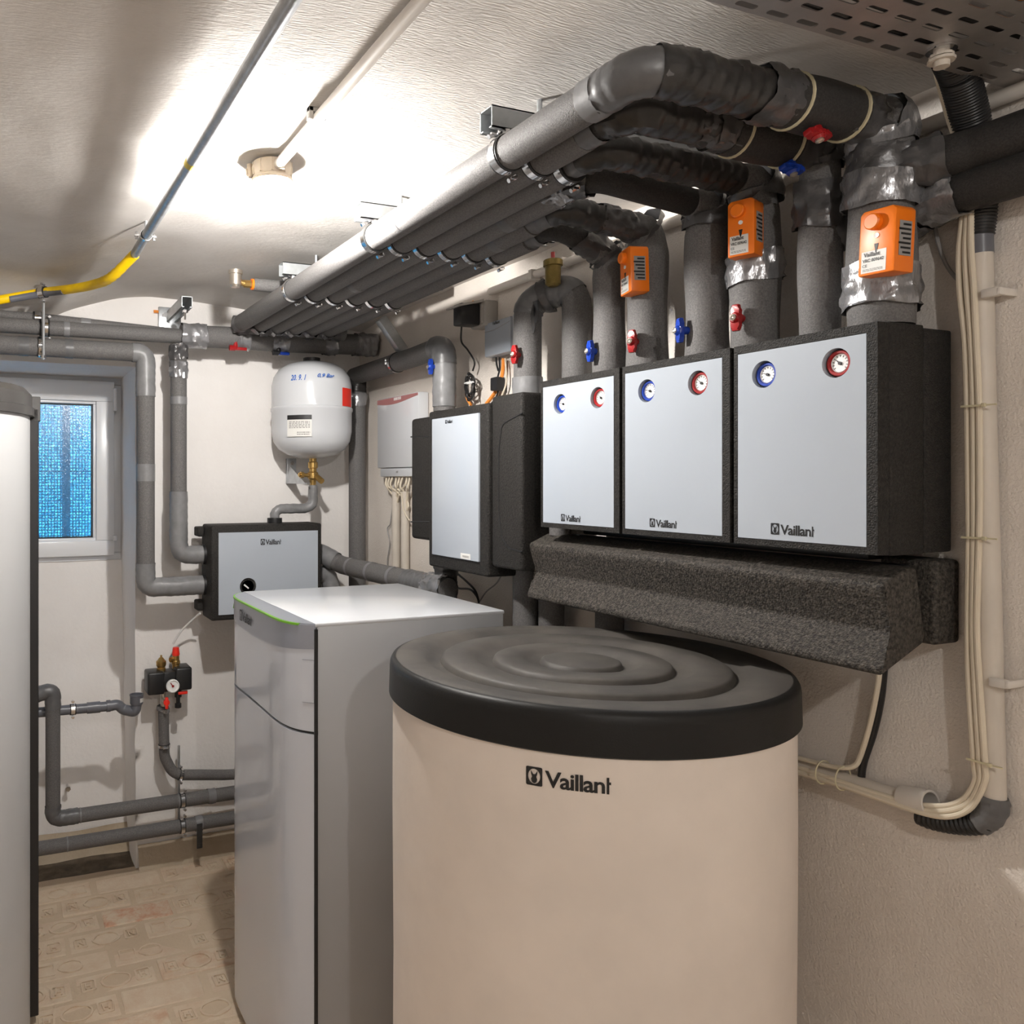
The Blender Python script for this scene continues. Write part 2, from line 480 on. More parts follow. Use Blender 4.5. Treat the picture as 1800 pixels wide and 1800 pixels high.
def place(bm, geo, f):
    vs, fs = geo
    bv = [bm.verts.new(f(v)) for v in vs]
    for q in fs:
        try: bm.faces.new([bv[i] for i in q])
        except ValueError: pass
def scale_geo(geo, w=None, h=None, x0=0, y0=0):
    vs, fs = geo
    ax = min(v.x for v in vs); bx = max(v.x for v in vs); ay = min(v.y for v in vs); by = max(v.y for v in vs)
    kx = w/(bx-ax) if w else None; ky = h/(by-ay) if h else None
    kx = kx or ky; ky = ky or kx
    return [V((x0+(v.x-ax)*kx, y0+(v.y-ay)*ky, v.z)) for v in vs], fs

# wordmark and emblem as they stand on the appliances, in a 1 x 0.26 box
def logo_geo():
    out = []
    em = curve_mesh([rrect(0.20, 0.245, 0.018, 3, 0.10, 0.1225), ell(0.074, 0.098, 24, 0.10, 0.122),
                     [(0.058, 0.200), (0.088, 0.150), (0.112, 0.150), (0.142, 0.200), (0.136, 0.145), (0.126, 0.116), (0.138, 0.085), (0.128, 0.048), (0.108, 0.033),
                      (0.092, 0.033), (0.072, 0.048), (0.062, 0.085), (0.074, 0.116), (0.064, 0.145)]])
    out.append(em)
    w = text_mesh('Vaillan', 1.0, 0.020, space=0.92)
    ay = min(v.y for v in w[0])
    w = scale_geo(w, 0.70, 0.215, 0.232, 0.005)
    out.append(w)
    t = curve_mesh([[(0.952, 0.005), (0.980, 0.005), (0.980, 0.125), (1.0, 0.125), (1.0, 0.158), (0.980, 0.158), (0.980, 0.215), (0.952, 0.215)]])
    out.append(t)
    return out
LOGO = logo_geo()
def logo(name, parent, f, m=None, label='black printed wordmark with a square emblem'):
    bm = BM()
    for g in LOGO: place(bm, g, f)
    o = mk(name, bm, m or M_ink, parent, label)
    return o
def flat_frame(org, U, W, N, w, h=None):
    h = h or w
    org, U, W, N = V(org), V(U), V(W), V(N)
    return lambda v: org + U*(v.x*w) + W*(v.y*h) + N*(v.z*w + 0.0006)
def small_print(rows, seed):
    """rows of short strokes for print too small to read in the photograph"""
    rnd = random.Random(seed); vs, fs = [], []
    for r in range(rows):
        x = 0.0
        while x < 0.97:
            w = min(rnd.uniform(0.05, 0.16), 1-x); y0 = (rows-1-r)/rows + 0.12/rows; y1 = y0 + 0.55/rows
            k = len(vs); vs += [V((x, y0, 0)), V((x+w, y0, 0)), V((x+w, y1, 0)), V((x, y1, 0))]; fs.append((k, k+1, k+2, k+3))
            x += w + 0.035
    return vs, fs
def text_on(name, parent, txt, org, U, W, N, w, h, m=None, offset=0.0, label=None, shear=0.0):
    bm = BM(); place(bm, scale_geo(small_print(int(txt[1]), txt) if txt[0] == '~' else text_mesh(txt, 1.0, offset, 0, shear), w, h), flat_frame(org, U, W, N, 1))
    return mk(name, bm, m or M_ink, parent, label)

# ================================================================== THE SETTING
XR, YB = 1.50, 3.278            # right wall, back wall
def ceil_z(x, y):
    d = x-0.62
    ky = max(0.0, min(1.0, (y-2.93)/0.34)); ky = ky*ky*(3-2*ky)
    if d > 0: drop = 0.055*(d/0.88)**2 + ky*0.03*(d/0.5)**2/(1+(d/0.5)**2)
    else:
        d = min(-d, 0.5)
        drop = (0.16+0.16*ky)*d*d/(d*d+0.55)*(0.45+0.55*ky) + ky*0.03*min(1, (d/0.4)**3)
    return 2.272 - drop
def grid(bm, nu, nv, f):
    vs = [[bm.verts.new(f(i/nu, j/nv)) for j in range(nv+1)] for i in range(nu+1)]
    for i in range(nu):
        for j in range(nv): bm.faces.new((vs[i][j], vs[i+1][j], vs[i+1][j+1], vs[i][j+1]))
    return bm
XL, YF = -1.6, -1.6
bm = BM()
def cf(a, b):
    x = XL-0.1 + (XR+0.2-XL)*a; y = YF-0.1 + (YB+0.5-YF)*b
    return V((x, y, ceil_z(x, y) + 0.005*noise.noise(V((x*2.2, y*2.2, 0))) + 0.003*noise.noise(V((x*9, y*6, 3)))))
grid(bm, 110, 150, cf)
ceiling = struct('ceiling', bm, M_ceil)
bm = BM()
grid(bm, 130, 70, lambda a, b: V((XR + 0.004*noise.noise(V((a*13, b*7, 5))) + 0.002*noise.noise(V((a*50, b*24, 5))), YF + (YB+0.3-YF)*a, -0.05 + 2.45*b)))
wall_right = struct('wall_right', bm, M_wallr)
bm = BM(); box(bm, (XL-0.1, YF, -0.05), (XL, YB+0.4, 2.4)); wall_left = struct('wall_left', bm, M_wall)
bm = BM(); box(bm, (XL-0.1, YF-0.1, -0.05), (XR+0.1, YF, 2.4)); wall_front = struct('wall_front', bm, M_wall)
# back wall with the window niche
NX0, NX1, NZ = -0.46, 0.520, 1.99
bm = BM()
def wob(v, k=0.004): return V((v.x + k*noise.noise(v*7), v.y + k*noise.noise(v*7+V((9, 0, 0))), v.z))
def face_grid(bm, o, U, W, nu, nv, k=0.004):
    o, U, W = V(o), V(U), V(W)
    grid(bm, nu, nv, lambda a, b: wob(o + U*a + W*b, k))
face_grid(bm, (NX1, YB, -0.05), (XR+0.1-NX1, 0, 0), (0, 0, 2.45), 24, 50)
face_grid(bm, (NX1, YB, -0.05), (0, 0.42, 0), (0, 0, NZ+0.05), 10, 50)
face_grid(bm, (XL, YB, -0.05), (NX0-XL, 0, 0), (0, 0, 2.45), 20, 40)
face_grid(bm, (NX0, YB, -0.05), (0, 0.42, 0), (0, 0, NZ+0.05), 10, 40)
face_grid(bm, (NX0, YB, NZ), (NX1-NX0, 0, 0), (0, 0, 0.45), 20, 12)
face_grid(bm, (NX0, YB, NZ), (NX1-NX0, 0, 0), (0, 0.42, 0), 20, 10)
def par(a, b):
    z = 0.02 + 1.17*b
    y = 3.505 + 0.155*b
    return wob(V((NX0 + (NX1-NX0)*a, y, z)), 0.008)
grid(bm, 20, 24, lambda a, b: par(a*1.03-0.015, b))
face_grid(bm, (NX0, 3.655, 1.19), (NX1-NX0, 0, 0), (0, 0.08, 0), 10, 2)
box(bm, (NX1+0.012, YB+0.03, -0.05), (XR+0.1, 3.78, 2.42)); box(bm, (XL, YB+0.03, -0.05), (NX0-0.012, 3.78, 2.42)); box(bm, (NX0-0.02, YB+0.03, NZ+0.012), (NX1+0.02, 3.78, 2.42)); box(bm, (NX0-0.02, 3.69, -0.05), (NX1+0.02, 3.78, 1.165))
bmesh.ops.remove_doubles(bm, verts=bm.verts, dist=0.0005)
wall_back = struct('wall_back', bm, M_wall)
# rough plaster foot along the back wall, part of the wall
bm = BM(); face_grid(bm, (NX1+0.002, YB-0.035, -0.01), (XR-NX1, 0, 0), (0, 0.03, 0.10), 20, 4, 0.012)
face_grid(bm, (NX0, 3.44, 0.0), (NX1-NX0, 0, 0), (0, 0.07, 0.09), 20, 4, 0.016)
mk('plaster_foot', bm, plaster('foot_plaster', (0.50, 0.42, 0.32), (0.36, 0.28, 0.19), 0.9, 60), wall_back, 'crumbling sandy plaster foot')

# floor with its stamped bricks
bm = BM(); box(bm, (XL, YF, -0.06), (XR, YB+0.4, -0.0035))
floor = struct('floor', bm, M_mortar)
def brick_mesh(kind):
    bm = BM()
    L, W, H = 0.243, 0.112, 0.05
    box(bm, (-L/2, -W/2, -H), (L/2, W/2, 0), 0.006, 2)
    def ring(ro, ri, h=0.0035):
        n = len(ro)
        a = [bm.verts.new((p[0], p[1], -0.0005)) for p in ro]; b = [bm.verts.new((p[0]*0.985, p[1]*0.985, h)) for p in ro]
        c = [bm.verts.new((p[0], p[1], h)) for p in ri]; d = [bm.verts.new((p[0], p[1], -0.0005)) for p in ri]
        for A, B in ((a, b), (b, c), (c, d)):
            for k in range(n): bm.faces.new((A[k], A[(k+1) % n], B[(k+1) % n], B[k]))
    if kind < 2:
        ring(ell(0.047, 0.038, 20), ell(0.041, 0.032, 20))
        for sx in (-1, 1):
            ring(rrect(0.046, 0.056, 0.006, 2, sx*0.083, 0), rrect(0.036, 0.046, 0.004, 2, sx*0.083, 0))
            place(bm, scale_geo(text_mesh('N' if kind == 0 else 'H', 1, 0.02, 0.004), 0.022, 0.03, sx*0.083-0.011, -0.015), lambda v: V((v.x, v.y, 0.0015 + (0.003 if v.z > 0 else -0.001))))
    elif kind == 2:
        ring(ell(0.040, 0.036, 20), ell(0.033, 0.029, 20))
        ring(rrect(0.055, 0.06, 0.006, 2, -0.075, 0), rrect(0.045, 0.05, 0.004, 2, -0.075, 0))
    for v in bm.verts:
        if v.co.z > -0.02: v.co.z += 0.003*noise.noise(V((v.co.x*30, v.co.y*30, kind*3.1))); v.co.x += 0.004*noise.noise(V((v.co.x*40, v.co.y*40, kind*3.1+7))); v.co.y += 0.004*noise.noise(V((v.co.x*40, v.co.y*40, kind*3.1+17)))
    me = bpy.data.meshes.new('brick'); 
    bmesh.ops.recalc_face_normals(bm, faces=bm.faces)
    bm.to_mesh(me); bm.free(); me.materials.append(M_brick)
    return me
BRK = [brick_mesh(k) for k in range(4)]
nb = 0
for r in range(20):
    y = 3.42 - 0.122*r
    for c in range(13):
        x = XL+0.05 + 0.253*c + (0.126 if r % 2 else 0) + random.uniform(-.004, .004)
        if x < XL+0.12 or x > XR-0.13: continue
        if y > YB-0.07: continue
        o = bpy.data.objects.new('brick', random.choice(BRK[:3]+BRK)); COL.objects.link(o)
        o.parent = floor
        o.location = V((x, y, random.uniform(-0.0035, 0.0015))) - WL[floor]
        o.rotation_euler = (random.uniform(-.012, .012), random.uniform(-.006, .006), random.choice((0, PI)) + random.uniform(-.012, .012))
        nb += 1

bm = BM(); face_grid(bm, (NX0, 3.27, -0.004), (NX1-NX0, 0, 0), (0, 0.24, 0.004), 20, 6, 0.01); mk('soil_shade_strip', bm, M_dirt_shade, floor, 'dirt along the niche foot, darkened with painted shade')  # dirt colour also carries the shade at the niche foot
# window in the niche
wx0, wx1, wz0, wz1 = -0.40, 0.486, 1.212, 1.97
gx0, gx1, gz0, gz1 = -0.31, 0.397, 1.29, 1.87
win = empty('window_1', ((wx0+wx1)/2, 3.68, wz0)); win['kind'] = 'structure'
def frame_ring(bm, o, i, y0, y1, bev=0.004):
    (a0, a1, c0, c1), (b0, b1, d0, d1) = o, i
    box(bm, (a0, y0, c0), (a1, y1, d0), bev); box(bm, (a0, y0, d1), (a1, y1, c1), bev)
    box(bm, (a0, y0, d0), (b0, y1, d1), bev); box(bm, (b1, y0, d0), (a1, y1, d1), bev)
bm = BM(); frame_ring(bm, (wx0, wx1, wz0, wz1), (gx0-0.012, gx1+0.012, gz0-0.012, gz1+0.012), 3.635, 3.70); mk('sash', bm, M_pvcw, win)
bm = BM()
hexa_pts = (gx0-0.014, gx1+0.014, gz0-0.014, gz1+0.014)
frame_ring(bm, hexa_pts, (gx0, gx1, gz0, gz1), 3.65, 3.672, 0.003); mk('glazing_bead', bm, M_pvcw, win)
bm = BM(); frame_ring(bm, (NX0-0.01, NX1+0.011, wz0-0.05, NZ+0.011), (wx0+0.01, wx1-0.01, wz0+0.01, wz1-0.01), 3.675, 3.74); mk('frame', bm, M_pvcw, win)
bm = BM(); frame_ring(bm, (gx0-0.004, gx1+0.004, gz0-0.004, gz1+0.004), (gx0+0.006, gx1-0.006, gz0+0.006, gz1-0.006), 3.667, 3.674, 0); mk('gasket', bm, M_rubber, win, 'black rubber gasket')
bm = BM(); box(bm, (gx0, 3.672, gz0), (gx1, 3.677, gz1)); mk('pane', bm, M_glass, win, 'patterned glass pane letting blue daylight in')
bm = BM()
nxw = int((gx1-gx0)/0.0128)
for k in range(nxw+1):
    x = gx0 + k*0.0128; box(bm, (x-0.0021, 3.70, gz0-0.03), (x+0.0021, 3.7028, gz1+0.03))
for k in range(int((gz1-gz0+0.06)/0.0128)+1):
    z = gz0-0.03 + k*0.0128; box(bm, (gx0, 3.7028, z-0.0021), (gx1, 3.7056, z+0.0021))
mk('grille', bm, M_grid, win, 'square wire mesh grille outside the pane')
for k, (x, w) in enumerate(((0.292, 0.030), (0.06, 0.03))):
    bm = BM(); box(bm, (x-w/2, 3.76, 1.1), (x+w/2, 3.79, 2.1)); mk('grille_post', bm, M_grid, win)
bm = BM(); box(bm, (gx0-.05, 3.76, 1.575), (gx1+.05, 3.775, 1.583)); mk('grille_rail', bm, M_grid, win)
for z in (1.80, 1.235):
    bm = BM(); h = 0.10 if z > 1.5 else 0.025
    box(bm, (wx1-0.006, 3.615, z+0.04), (wx1+0.008, 3.637, z+0.04+h), 0.003); mk('hinge', bm, M_pvcw, win)

# ================================================================== PIPES: builders
def band(parent, pts, s0, s1, r, kind, name=None, seg=20):
    s0, s1 = min(s0, s1), max(s0, s1)
    bm = BM(); ph = random.random()
    st = {'duct': 0.006, 'ductd': 0.006, 'black': 0.005, 'wrap': 0.005}.get(kind, 0.012)
    p = subpath(pts, s0, s1, st)
    if kind in ('duct', 'ductd'):
        ja = random.uniform(0.004, 0.009); jp = random.random()*6
        sweep(bm, p, r*1.03+0.001, 32, False, crumple(0.0030, ph), lambda th, i: ja*math.sin(th+jp) + 0.003*math.sin(3*th+jp+i))
        return mk(name or 'duct_tape', bm, M_duct if kind == 'duct' else M_ductd, parent, sharp=50)
    if kind == 'black':
        sweep(bm, p, r*1.02+0.001, 24, False, wrinkle(0.0035, 0.024, ph)); return mk(name or 'tape_wrap', bm, M_tapeb, parent, sharp=40)
    if kind == 'wrap':
        sweep(bm, p, r*1.015+0.0008, 24, False, wrinkle(0.0018, 0.022, ph, 0.6)); return mk(name or 'tape_wrap', bm, M_tape, parent, sharp=40)
    if kind == 'wrapl':
        sweep(bm, p, r*1.015+0.0008, 24, False, wrinkle(0.0022, 0.03, ph, 0.6)); return mk(name or 'tape_wrap', bm, M_tapel, parent, sharp=40)
    if kind == 'joint':
        sweep(bm, p, r*1.012+0.0006, 20, False); return mk(name or 'joint_tape', bm, M_tape, parent)
    if kind == 'jointl':
        sweep(bm, p, r*1.012+0.0006, 20, False); return mk(name or 'joint_tape', bm, M_tapel, parent)
def clamp(parent, pts, s, r, w=0.018, ear=None, name='pipe_clamp'):
    """steel clamp ring over black rubber"""
    p = subpath(pts, s-w/2, s+w/2, w/2)
    bm = BM(); sweep(bm, p, r*1.0+0.0022, 24, True); o = mk(name, bm, M_rubber, parent, 'black rubber lined clamp')
    p2 = subpath(pts, s-w*0.33, s+w*0.33, w/3)
    bm = BM(); sweep(bm, p2, r+0.0034, 24, True)
    t = (p[-1]-p[0]).normalized()
    side = V(ear).normalized() if ear else t.cross(V((0, 0, 1))).normalized()
    for sg in (-1, 1):
        c = p[len(p)//2] + side*sg*(r+0.011)
        up = t.cross(side)
        cyl(bm, c-up*0.010, c+up*0.010, 0.0045, 8)
        hexa_c = c
        box(bm, c-V((0.006, 0.006, 0.002)), c+V((0.006, 0.006, 0.002)))
    mk('steel_band', bm, M_chrome, o, 'shiny steel band')
    return o
def handle(parent, c, n, m, ln=0.052, up=V((0, 0, 1)), label=None):
    """butterfly valve handle on a hub, n = outward direction"""
    n = V(n).normalized(); up = V(up); up = (up - n*up.dot(n)).normalized(); s = n.cross(up)
    c = V(c)
    bm = BM(); h = ln/2
    poly = [(-0.009, h), (0.009, h), (0.008, h*0.55), (0.013, h*0.25), (0.013, -h*0.25), (0.008, -h*0.55), (0.009, -h), (-0.009, -h), (-0.008, -h*0.55), (-0.013, -h*0.25), (-0.013, h*0.25), (-0.008, h*0.55)]
    poly = [(p[0]*0.82, p[1]) for p in poly]
    prism(bm, poly, None, 0.008, 0.018, 0.0025, 2, fr=(c, s, up, n))
    lathe(bm, [(0.0, -0.012), (0.007, -0.012), (0.009, 0.006), (0.0105, 0.019), (0.008, 0.023), (0, 0.023)], c, n, 16)
    o = mk('valve_handle', bm, m, parent, label)
    bm = BM(); lathe(bm, [(0, 0.020), (0.0065, 0.020), (0.0065, 0.0255), (0.003, 0.027), (0.0, 0.0245)], c, n, 14)
    mk('screw', bm, M_nickel, o)
    return o
def pipe(name, label, cat, runs, group=None, loc=None, part='insulation'):
    """runs: list of (points, radius, fillet radius, material). Returns the thing and its polylines"""
    P = [fillet(p, R) for (p, r, R, m) in runs]
    root = thing(name, label, cat, loc or P[0][-1], group)
    for q, (p, r, R, m) in zip(P, runs):
        bm = BM(); sweep(bm, q, r, 24); mk(part, bm, m, root)
    return root, P

# ================================================================== LARGE THINGS
# ---- cream buffer tank in front
TC, TR, TZ = V((1.0715, 1.2965, 0)), 0.3685, 1.1885
tank = thing('storage_tank', 'big round cream jacketed storage tank with ringed black lid, in front below the pump boxes', 'tank', (TC.x, TC.y, 0))
bm = BM(); lathe(bm, [(0, 0.03), (0.30, 0.03), (TR, 0.045), (TR+.001, 0.3), (TR-.001, 0.6), (TR+.001, 0.9), (TR, TZ-0.055), (0.30, TZ-0.05), (0, TZ-0.05)], TC, seg=96)
jacket = mk('jacket', bm, M_jacket, tank)
bm = BM(); lathe(bm, [(0, 0.0), (0.32, 0.0), (0.33, 0.01), (0.33, 0.035), (0, 0.035)], TC, seg=64); mk('plinth', bm, M_black, tank)
R = 0.375; h = TZ
pr = [(0, h-0.002), (0.185*R, h-0.002), (0.200*R, h-0.004), (0.210*R, h-0.013), (0.285*R, h-0.008), (0.300*R, h-0.001), (0.43*R, h-0.001), (0.445*R, h-0.004), (0.455*R, h-0.013), (0.535*R, h-0.008), (0.555*R, h-0.0005),
      (0.705*R, h-0.0005), (0.718*R, h-0.004), (0.728*R, h-0.013), (0.80*R, h-0.008), (0.825*R, h), (0.965*R, h), (0.987*R, h-0.003), (0.997*R, h-0.010), (1.0*R, h-0.020), (1.004*R, h-0.070), (0.99*R, h-0.073), (0.97*R, h-0.06), (0, h-0.06)]
bm = BM(); lathe(bm, pr, TC, seg=128); lid = mk('lid', bm, M_lid, tank, 'black plastic lid with dusty raised concentric rings', sharp=60)
lid.data.materials.append(M_rim)
for p in lid.data.polygons:
    if p.center.xy.length > 0.975*R: p.material_index = 1
def on_cyl(u, v):      # where the camera ray meets the jacket
    d = ray(u, v); a = d.x**2+d.y**2; b = -2*(d.x*TC.x+d.y*TC.y); c = TC.x**2+TC.y**2-(TR+.001)**2
    t = (-b-math.sqrt(b*b-4*a*c))/(2*a); return CAM+d*t
pa, pb = on_cyl(925, 1378), on_cyl(1074, 1392)
a0 = math.atan2(pa.y-TC.y, pa.x-TC.x); a1 = math.atan2(pb.y-TC.y, pb.x-TC.x)
if a1 < a0: a1 += 2*PI
wlogo = (a1-a0)*TR; zl = pa.z
def fcyl(v):
    a = a0 + v.x*(a1-a0)
    return V((TC.x+(TR+0.0016)*math.cos(a), TC.y+(TR+0.0016)*math.sin(a), zl + v.y*wlogo*0.95))
logo('wordmark', tank, fcyl)
# a seam down the jacket, on the near right side
# ---- white tank at the left edge
LC, LR = V((-0.222, 2.44, 0)), 0.325
lt = thing('water_heater', 'tall white cylindrical water heater at the window end, cut by the frame', 'tank', (LC.x, LC.y, 0))
bm = BM(); lathe(bm, [(0, 0.0), (LR-0.03, 0), (LR-.01, 0.02), (LR-.01, 1.74), (LR-0.03, 1.76), (0, 1.76)], LC, seg=96); mk('jacket', bm, M_jacketw, lt)
zt = 1.772
bm = BM(); lathe(bm, [(0, zt+0.03), (LR*0.75, zt+0.03), (LR*0.93, zt+0.022), (LR*0.985, zt+0.004), (LR*0.99, zt-0.03), (LR*1.005, zt-0.032), (LR*1.005, zt-0.055), (LR*0.97, zt-0.056), (0, zt-0.05)], LC, seg=96); mk('lid', bm, M_lidg, lt, 'dark grey plastic lid')
def strip_at(ang, w, z0, z1, r0, r1):
    bm = BM(); n = 4
    poly = []
    for k in range(n+1):
        a = ang - w/2 + w*k/n; poly.append((LC.x+r1*math.cos(a), LC.y+r1*math.sin(a)))
    for k in range(n, -1, -1):
        a = ang - w/2 + w*k/n; poly.append((LC.x+r0*math.cos(a), LC.y+r0*math.sin(a)))
    return prism(bm, poly, 'z', z0, z1, 0.002, 1)
sa = math.radians(3)
mk('edge_strip', strip_at(sa, 0.10, 0.02, zt-0.03, LR-0.012, LR+0.013), M_black, lt, 'black vertical joint strip')
mk('lid_clip', strip_at(sa, 0.10, zt-0.065, zt+0.005, LR-0.01, LR+0.018), M_lidg, lt, 'grey clip at the lid edge')

# ---- heat pump cabinet
HX0, HX1, HY0, HY1, HZ = 0.705, 1.235, 1.795, 2.395, 1.20
hp = thing('heat_pump', 'floor standing grey heat pump cabinet with bulged silver front and white top', 'heat pump', ((HX0+HX1)/2, (HY0+HY1)/2, 0))
bm = BM(); box(bm, (HX0+0.004, HY0, 0.02), (HX1, HY1, HZ-0.003), 0.004); mk('body', bm, M_hpside, hp)
bm = BM(); box(bm, (HX0, HY0-0.001, HZ-0.010), (HX1+0.002, HY1+0.001, HZ), 0.003); mk('top_panel', bm, M_white, hp, 'glossy white top panel')
def bul(t): return 0.057*(1-abs(t)**7)
NB = 40
def front_poly(g0, g1, extra=0.0, back=0.0):
    ym, yh = (HY0+HY1)/2, (HY1-HY0)/2
    pts = []
    for k in range(NB+1):
        t = -1+2*k/NB; t = math.copysign(abs(t)**0.5, t) if abs(t) > 0 else 0
        y = ym + yh*t
        if g0 <= y <= g1: pts.append((HX0-bul(t)-extra, y))
    return [(HX0-back, g0+1e-4)] + pts + [(HX0-back, g1-1e-4)]
def bxf(y):
    ym, yh = (HY0+HY1)/2, (HY1-HY0)/2
    return HX0-bul(max(-1, min(1, (y-ym)/yh)))
# upper and lower front, parted by a slanting smile-shaped joint
def zjoint(y):      # higher at the far end in the middle of the door, as the joint dips towards the near corner
    t = (y-HY0)/(HY1-HY0); return 0.940 + 0.006*math.sin(PI*t)
def front_skin(zlo, zhi, nz, th=0.02, off=0.0, ys=None):
    bm = BM(); ys = ys or [HY0 + (HY1-HY0)*(0.5-0.5*math.cos(PI*k/30)) for k in range(31)]
    A = [[bm.verts.new((bxf(y)-off, y, zlo(y) + (zhi(y)-zlo(y))*j/nz)) for j in range(nz+1)] for y in ys]
    B = [[bm.verts.new((HX0+0.003, y, zlo(y) + (zhi(y)-zlo(y))*j/nz)) for j in range(nz+1)] for y in ys]
    n = len(ys)
    for i in range(n-1):
        for j in range(nz):
            bm.faces.new((A[i][j], A[i+1][j], A[i+1][j+1], A[i][j+1])); bm.faces.new((B[i][j], B[i][j+1], B[i+1][j+1], B[i+1][j]))
        bm.faces.new((A[i][0], B[i][0], B[i+1][0], A[i+1][0])); bm.faces.new((A[i][nz], A[i+1][nz], B[i+1][nz], B[i][nz]))
    for i in (0, n-1):
        for j in range(nz): bm.faces.new((A[i][j], A[i][j+1], B[i][j+1], B[i][j]))
    return bm
jl = lambda y: zjoint(y)
mk('lower_front', front_skin(lambda y: 0.03, lambda y: jl(y)-0.004, 6), M_hpfront, hp, 'glossy lower front panel', sharp=40)
mk('upper_front', front_skin(lambda y: jl(y)+0.003, lambda y: HZ-0.012, 6), M_hpfront, hp, 'glossy upper front flap', sharp=40)
mk('joint_shadow_gap', front_skin(lambda y: jl(y)-0.005, lambda y: jl(y)+0.004, 1, off=-0.008), M_black, hp, 'dark joint between flap and lower panel')
def zband(y):
    t = (y-HY0)/(HY1-HY0); return 1.139 - 0.017*math.sin(PI*t)
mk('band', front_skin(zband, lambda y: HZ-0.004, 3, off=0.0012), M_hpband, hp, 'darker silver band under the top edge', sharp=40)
ysg = [HY0+0.03 + (HY1-HY0-0.032)*k/30 for k in range(31)]
mk('green_line', front_skin(lambda y: HZ-0.007, lambda y: HZ-0.002, 1, off=0.0032, ys=ysg), M_green, hp, 'thin green line along the front edge')
bm = BM(); prism(bm, [(HX0, HY0+.001)] + [(bxf(HY0+(HY1-HY0)*k/30)+0.002, HY0+(HY1-HY0)*k/30) for k in range(31)] + [(HX0, HY1-.001)], 'z', HZ-0.006, HZ-0.0015); mk('top_trim', bm, M_hpband, hp, 'silver trim between top and front')
bm = BM(); box(bm, (HX0-0.002, HY0-0.004, 0.03), (HX0+0.006, HY0+0.004, HZ-0.014)); mk('side_joint', bm, M_black, hp, 'black joint between front and side')
# recessed handle on the near edge of the flap
bm = BM(); bm.free(); bm = front_skin(lambda y: 1.012, lambda y: 1.112, 2, off=0.0012, ys=[HY0+0.0015+0.0025*k for k in range(9)]); mk('flap_handle', bm, M_hpfront, hp, 'recessed grip on the flap edge')
for zz in (1.0105, 1.112):
    mk('grip_seam', front_skin(lambda y, zz=zz: zz, lambda y, zz=zz: zz+0.0014, 1, off=0.0015, ys=[HY0+0.0015+0.0025*k for k in range(9)]), M_hpband, hp)
def fhp(v):
    y = 2.225 - v.x*0.115
    return V((bxf(y)-0.0036, y, 1.144 + v.y*0.125))
logo('wordmark', hp, fhp, M_ink, 'raised dark wordmark')
bm = BM(); prism(bm, [(2.355, 1.158), (2.335, 1.158), (2.345, 1.174)], 'x', bxf(2.345)-0.003, bxf(2.345)+0.002); mk('green_mark', bm, M_green, hp, 'small green triangle')
for dx in (0.05, 0.45):
    for dy in (0.05, 0.53):
        bm = BM(); cyl(bm, (HX0+dx, HY0+dy, 0), (HX0+dx, HY0+dy, 0.025), 0.02); mk('foot', bm, M_black, hp)

# ---- three pump stations on the right wall
BX, BZ0, BZ1 = 1.295, 1.419, 1.793
def gauge(parent, y, z, m, label, ang):
    """recessed thermometer in a round opening of the front panel"""
    c = V((BX+0.014, y, z)); n = V((-1, 0, 0))
    bm = BM(); lathe(bm, [(0.0222, -0.002), (0.0222, 0.006), (0.0205, 0.0085), (0.0175, 0.0085), (0.0160, 0.005), (0.0160, -0.002), (0.0222, -0.002)], c, n, 36)
    o = mk('thermometer', bm, m, parent, label)
    bm = BM(); lathe(bm, [(0, 0.001), (0.0158, 0.001), (0.0158, 0.0045), (0.0145, 0.006), (0.0142, 0.004), (0, 0.004)], c, n, 32); mk('dial', bm, M_dial, o, 'white dial with black scale')
    bm = BM()
    for k in range(11):
        a = math.radians(-130 + 26*k); u = V((0, -math.sin(a), math.cos(a))); w = V((0, math.cos(a), math.sin(a)))
        p = c + n*0.0045
        add_faces(bm, [p+u*0.0105-w*.0006, p+u*0.0105+w*.0006, p+u*0.0138+w*.0006, p+u*0.0138-w*.0006], [(0, 1, 2, 3)])
    mk('scale', bm, M_ink, o)
    u = V((0, -math.sin(ang), math.cos(ang))); w = V((0, math.cos(ang), math.sin(ang))); p = c+n*0.0053
    bm = BM(); add_faces(bm, [p-u*0.004-w*.0014, p-u*.004+w*.0014, p+u*0.0115+w*.0003, p+u*.0115-w*.0003], [(0, 1, 2, 3)]); lathe(bm, [(0, 0.005), (0.0028, 0.005), (0.0028, 0.0065), (0, 0.0065)], c, n, 12); mk('needle', bm, M_ink, o)
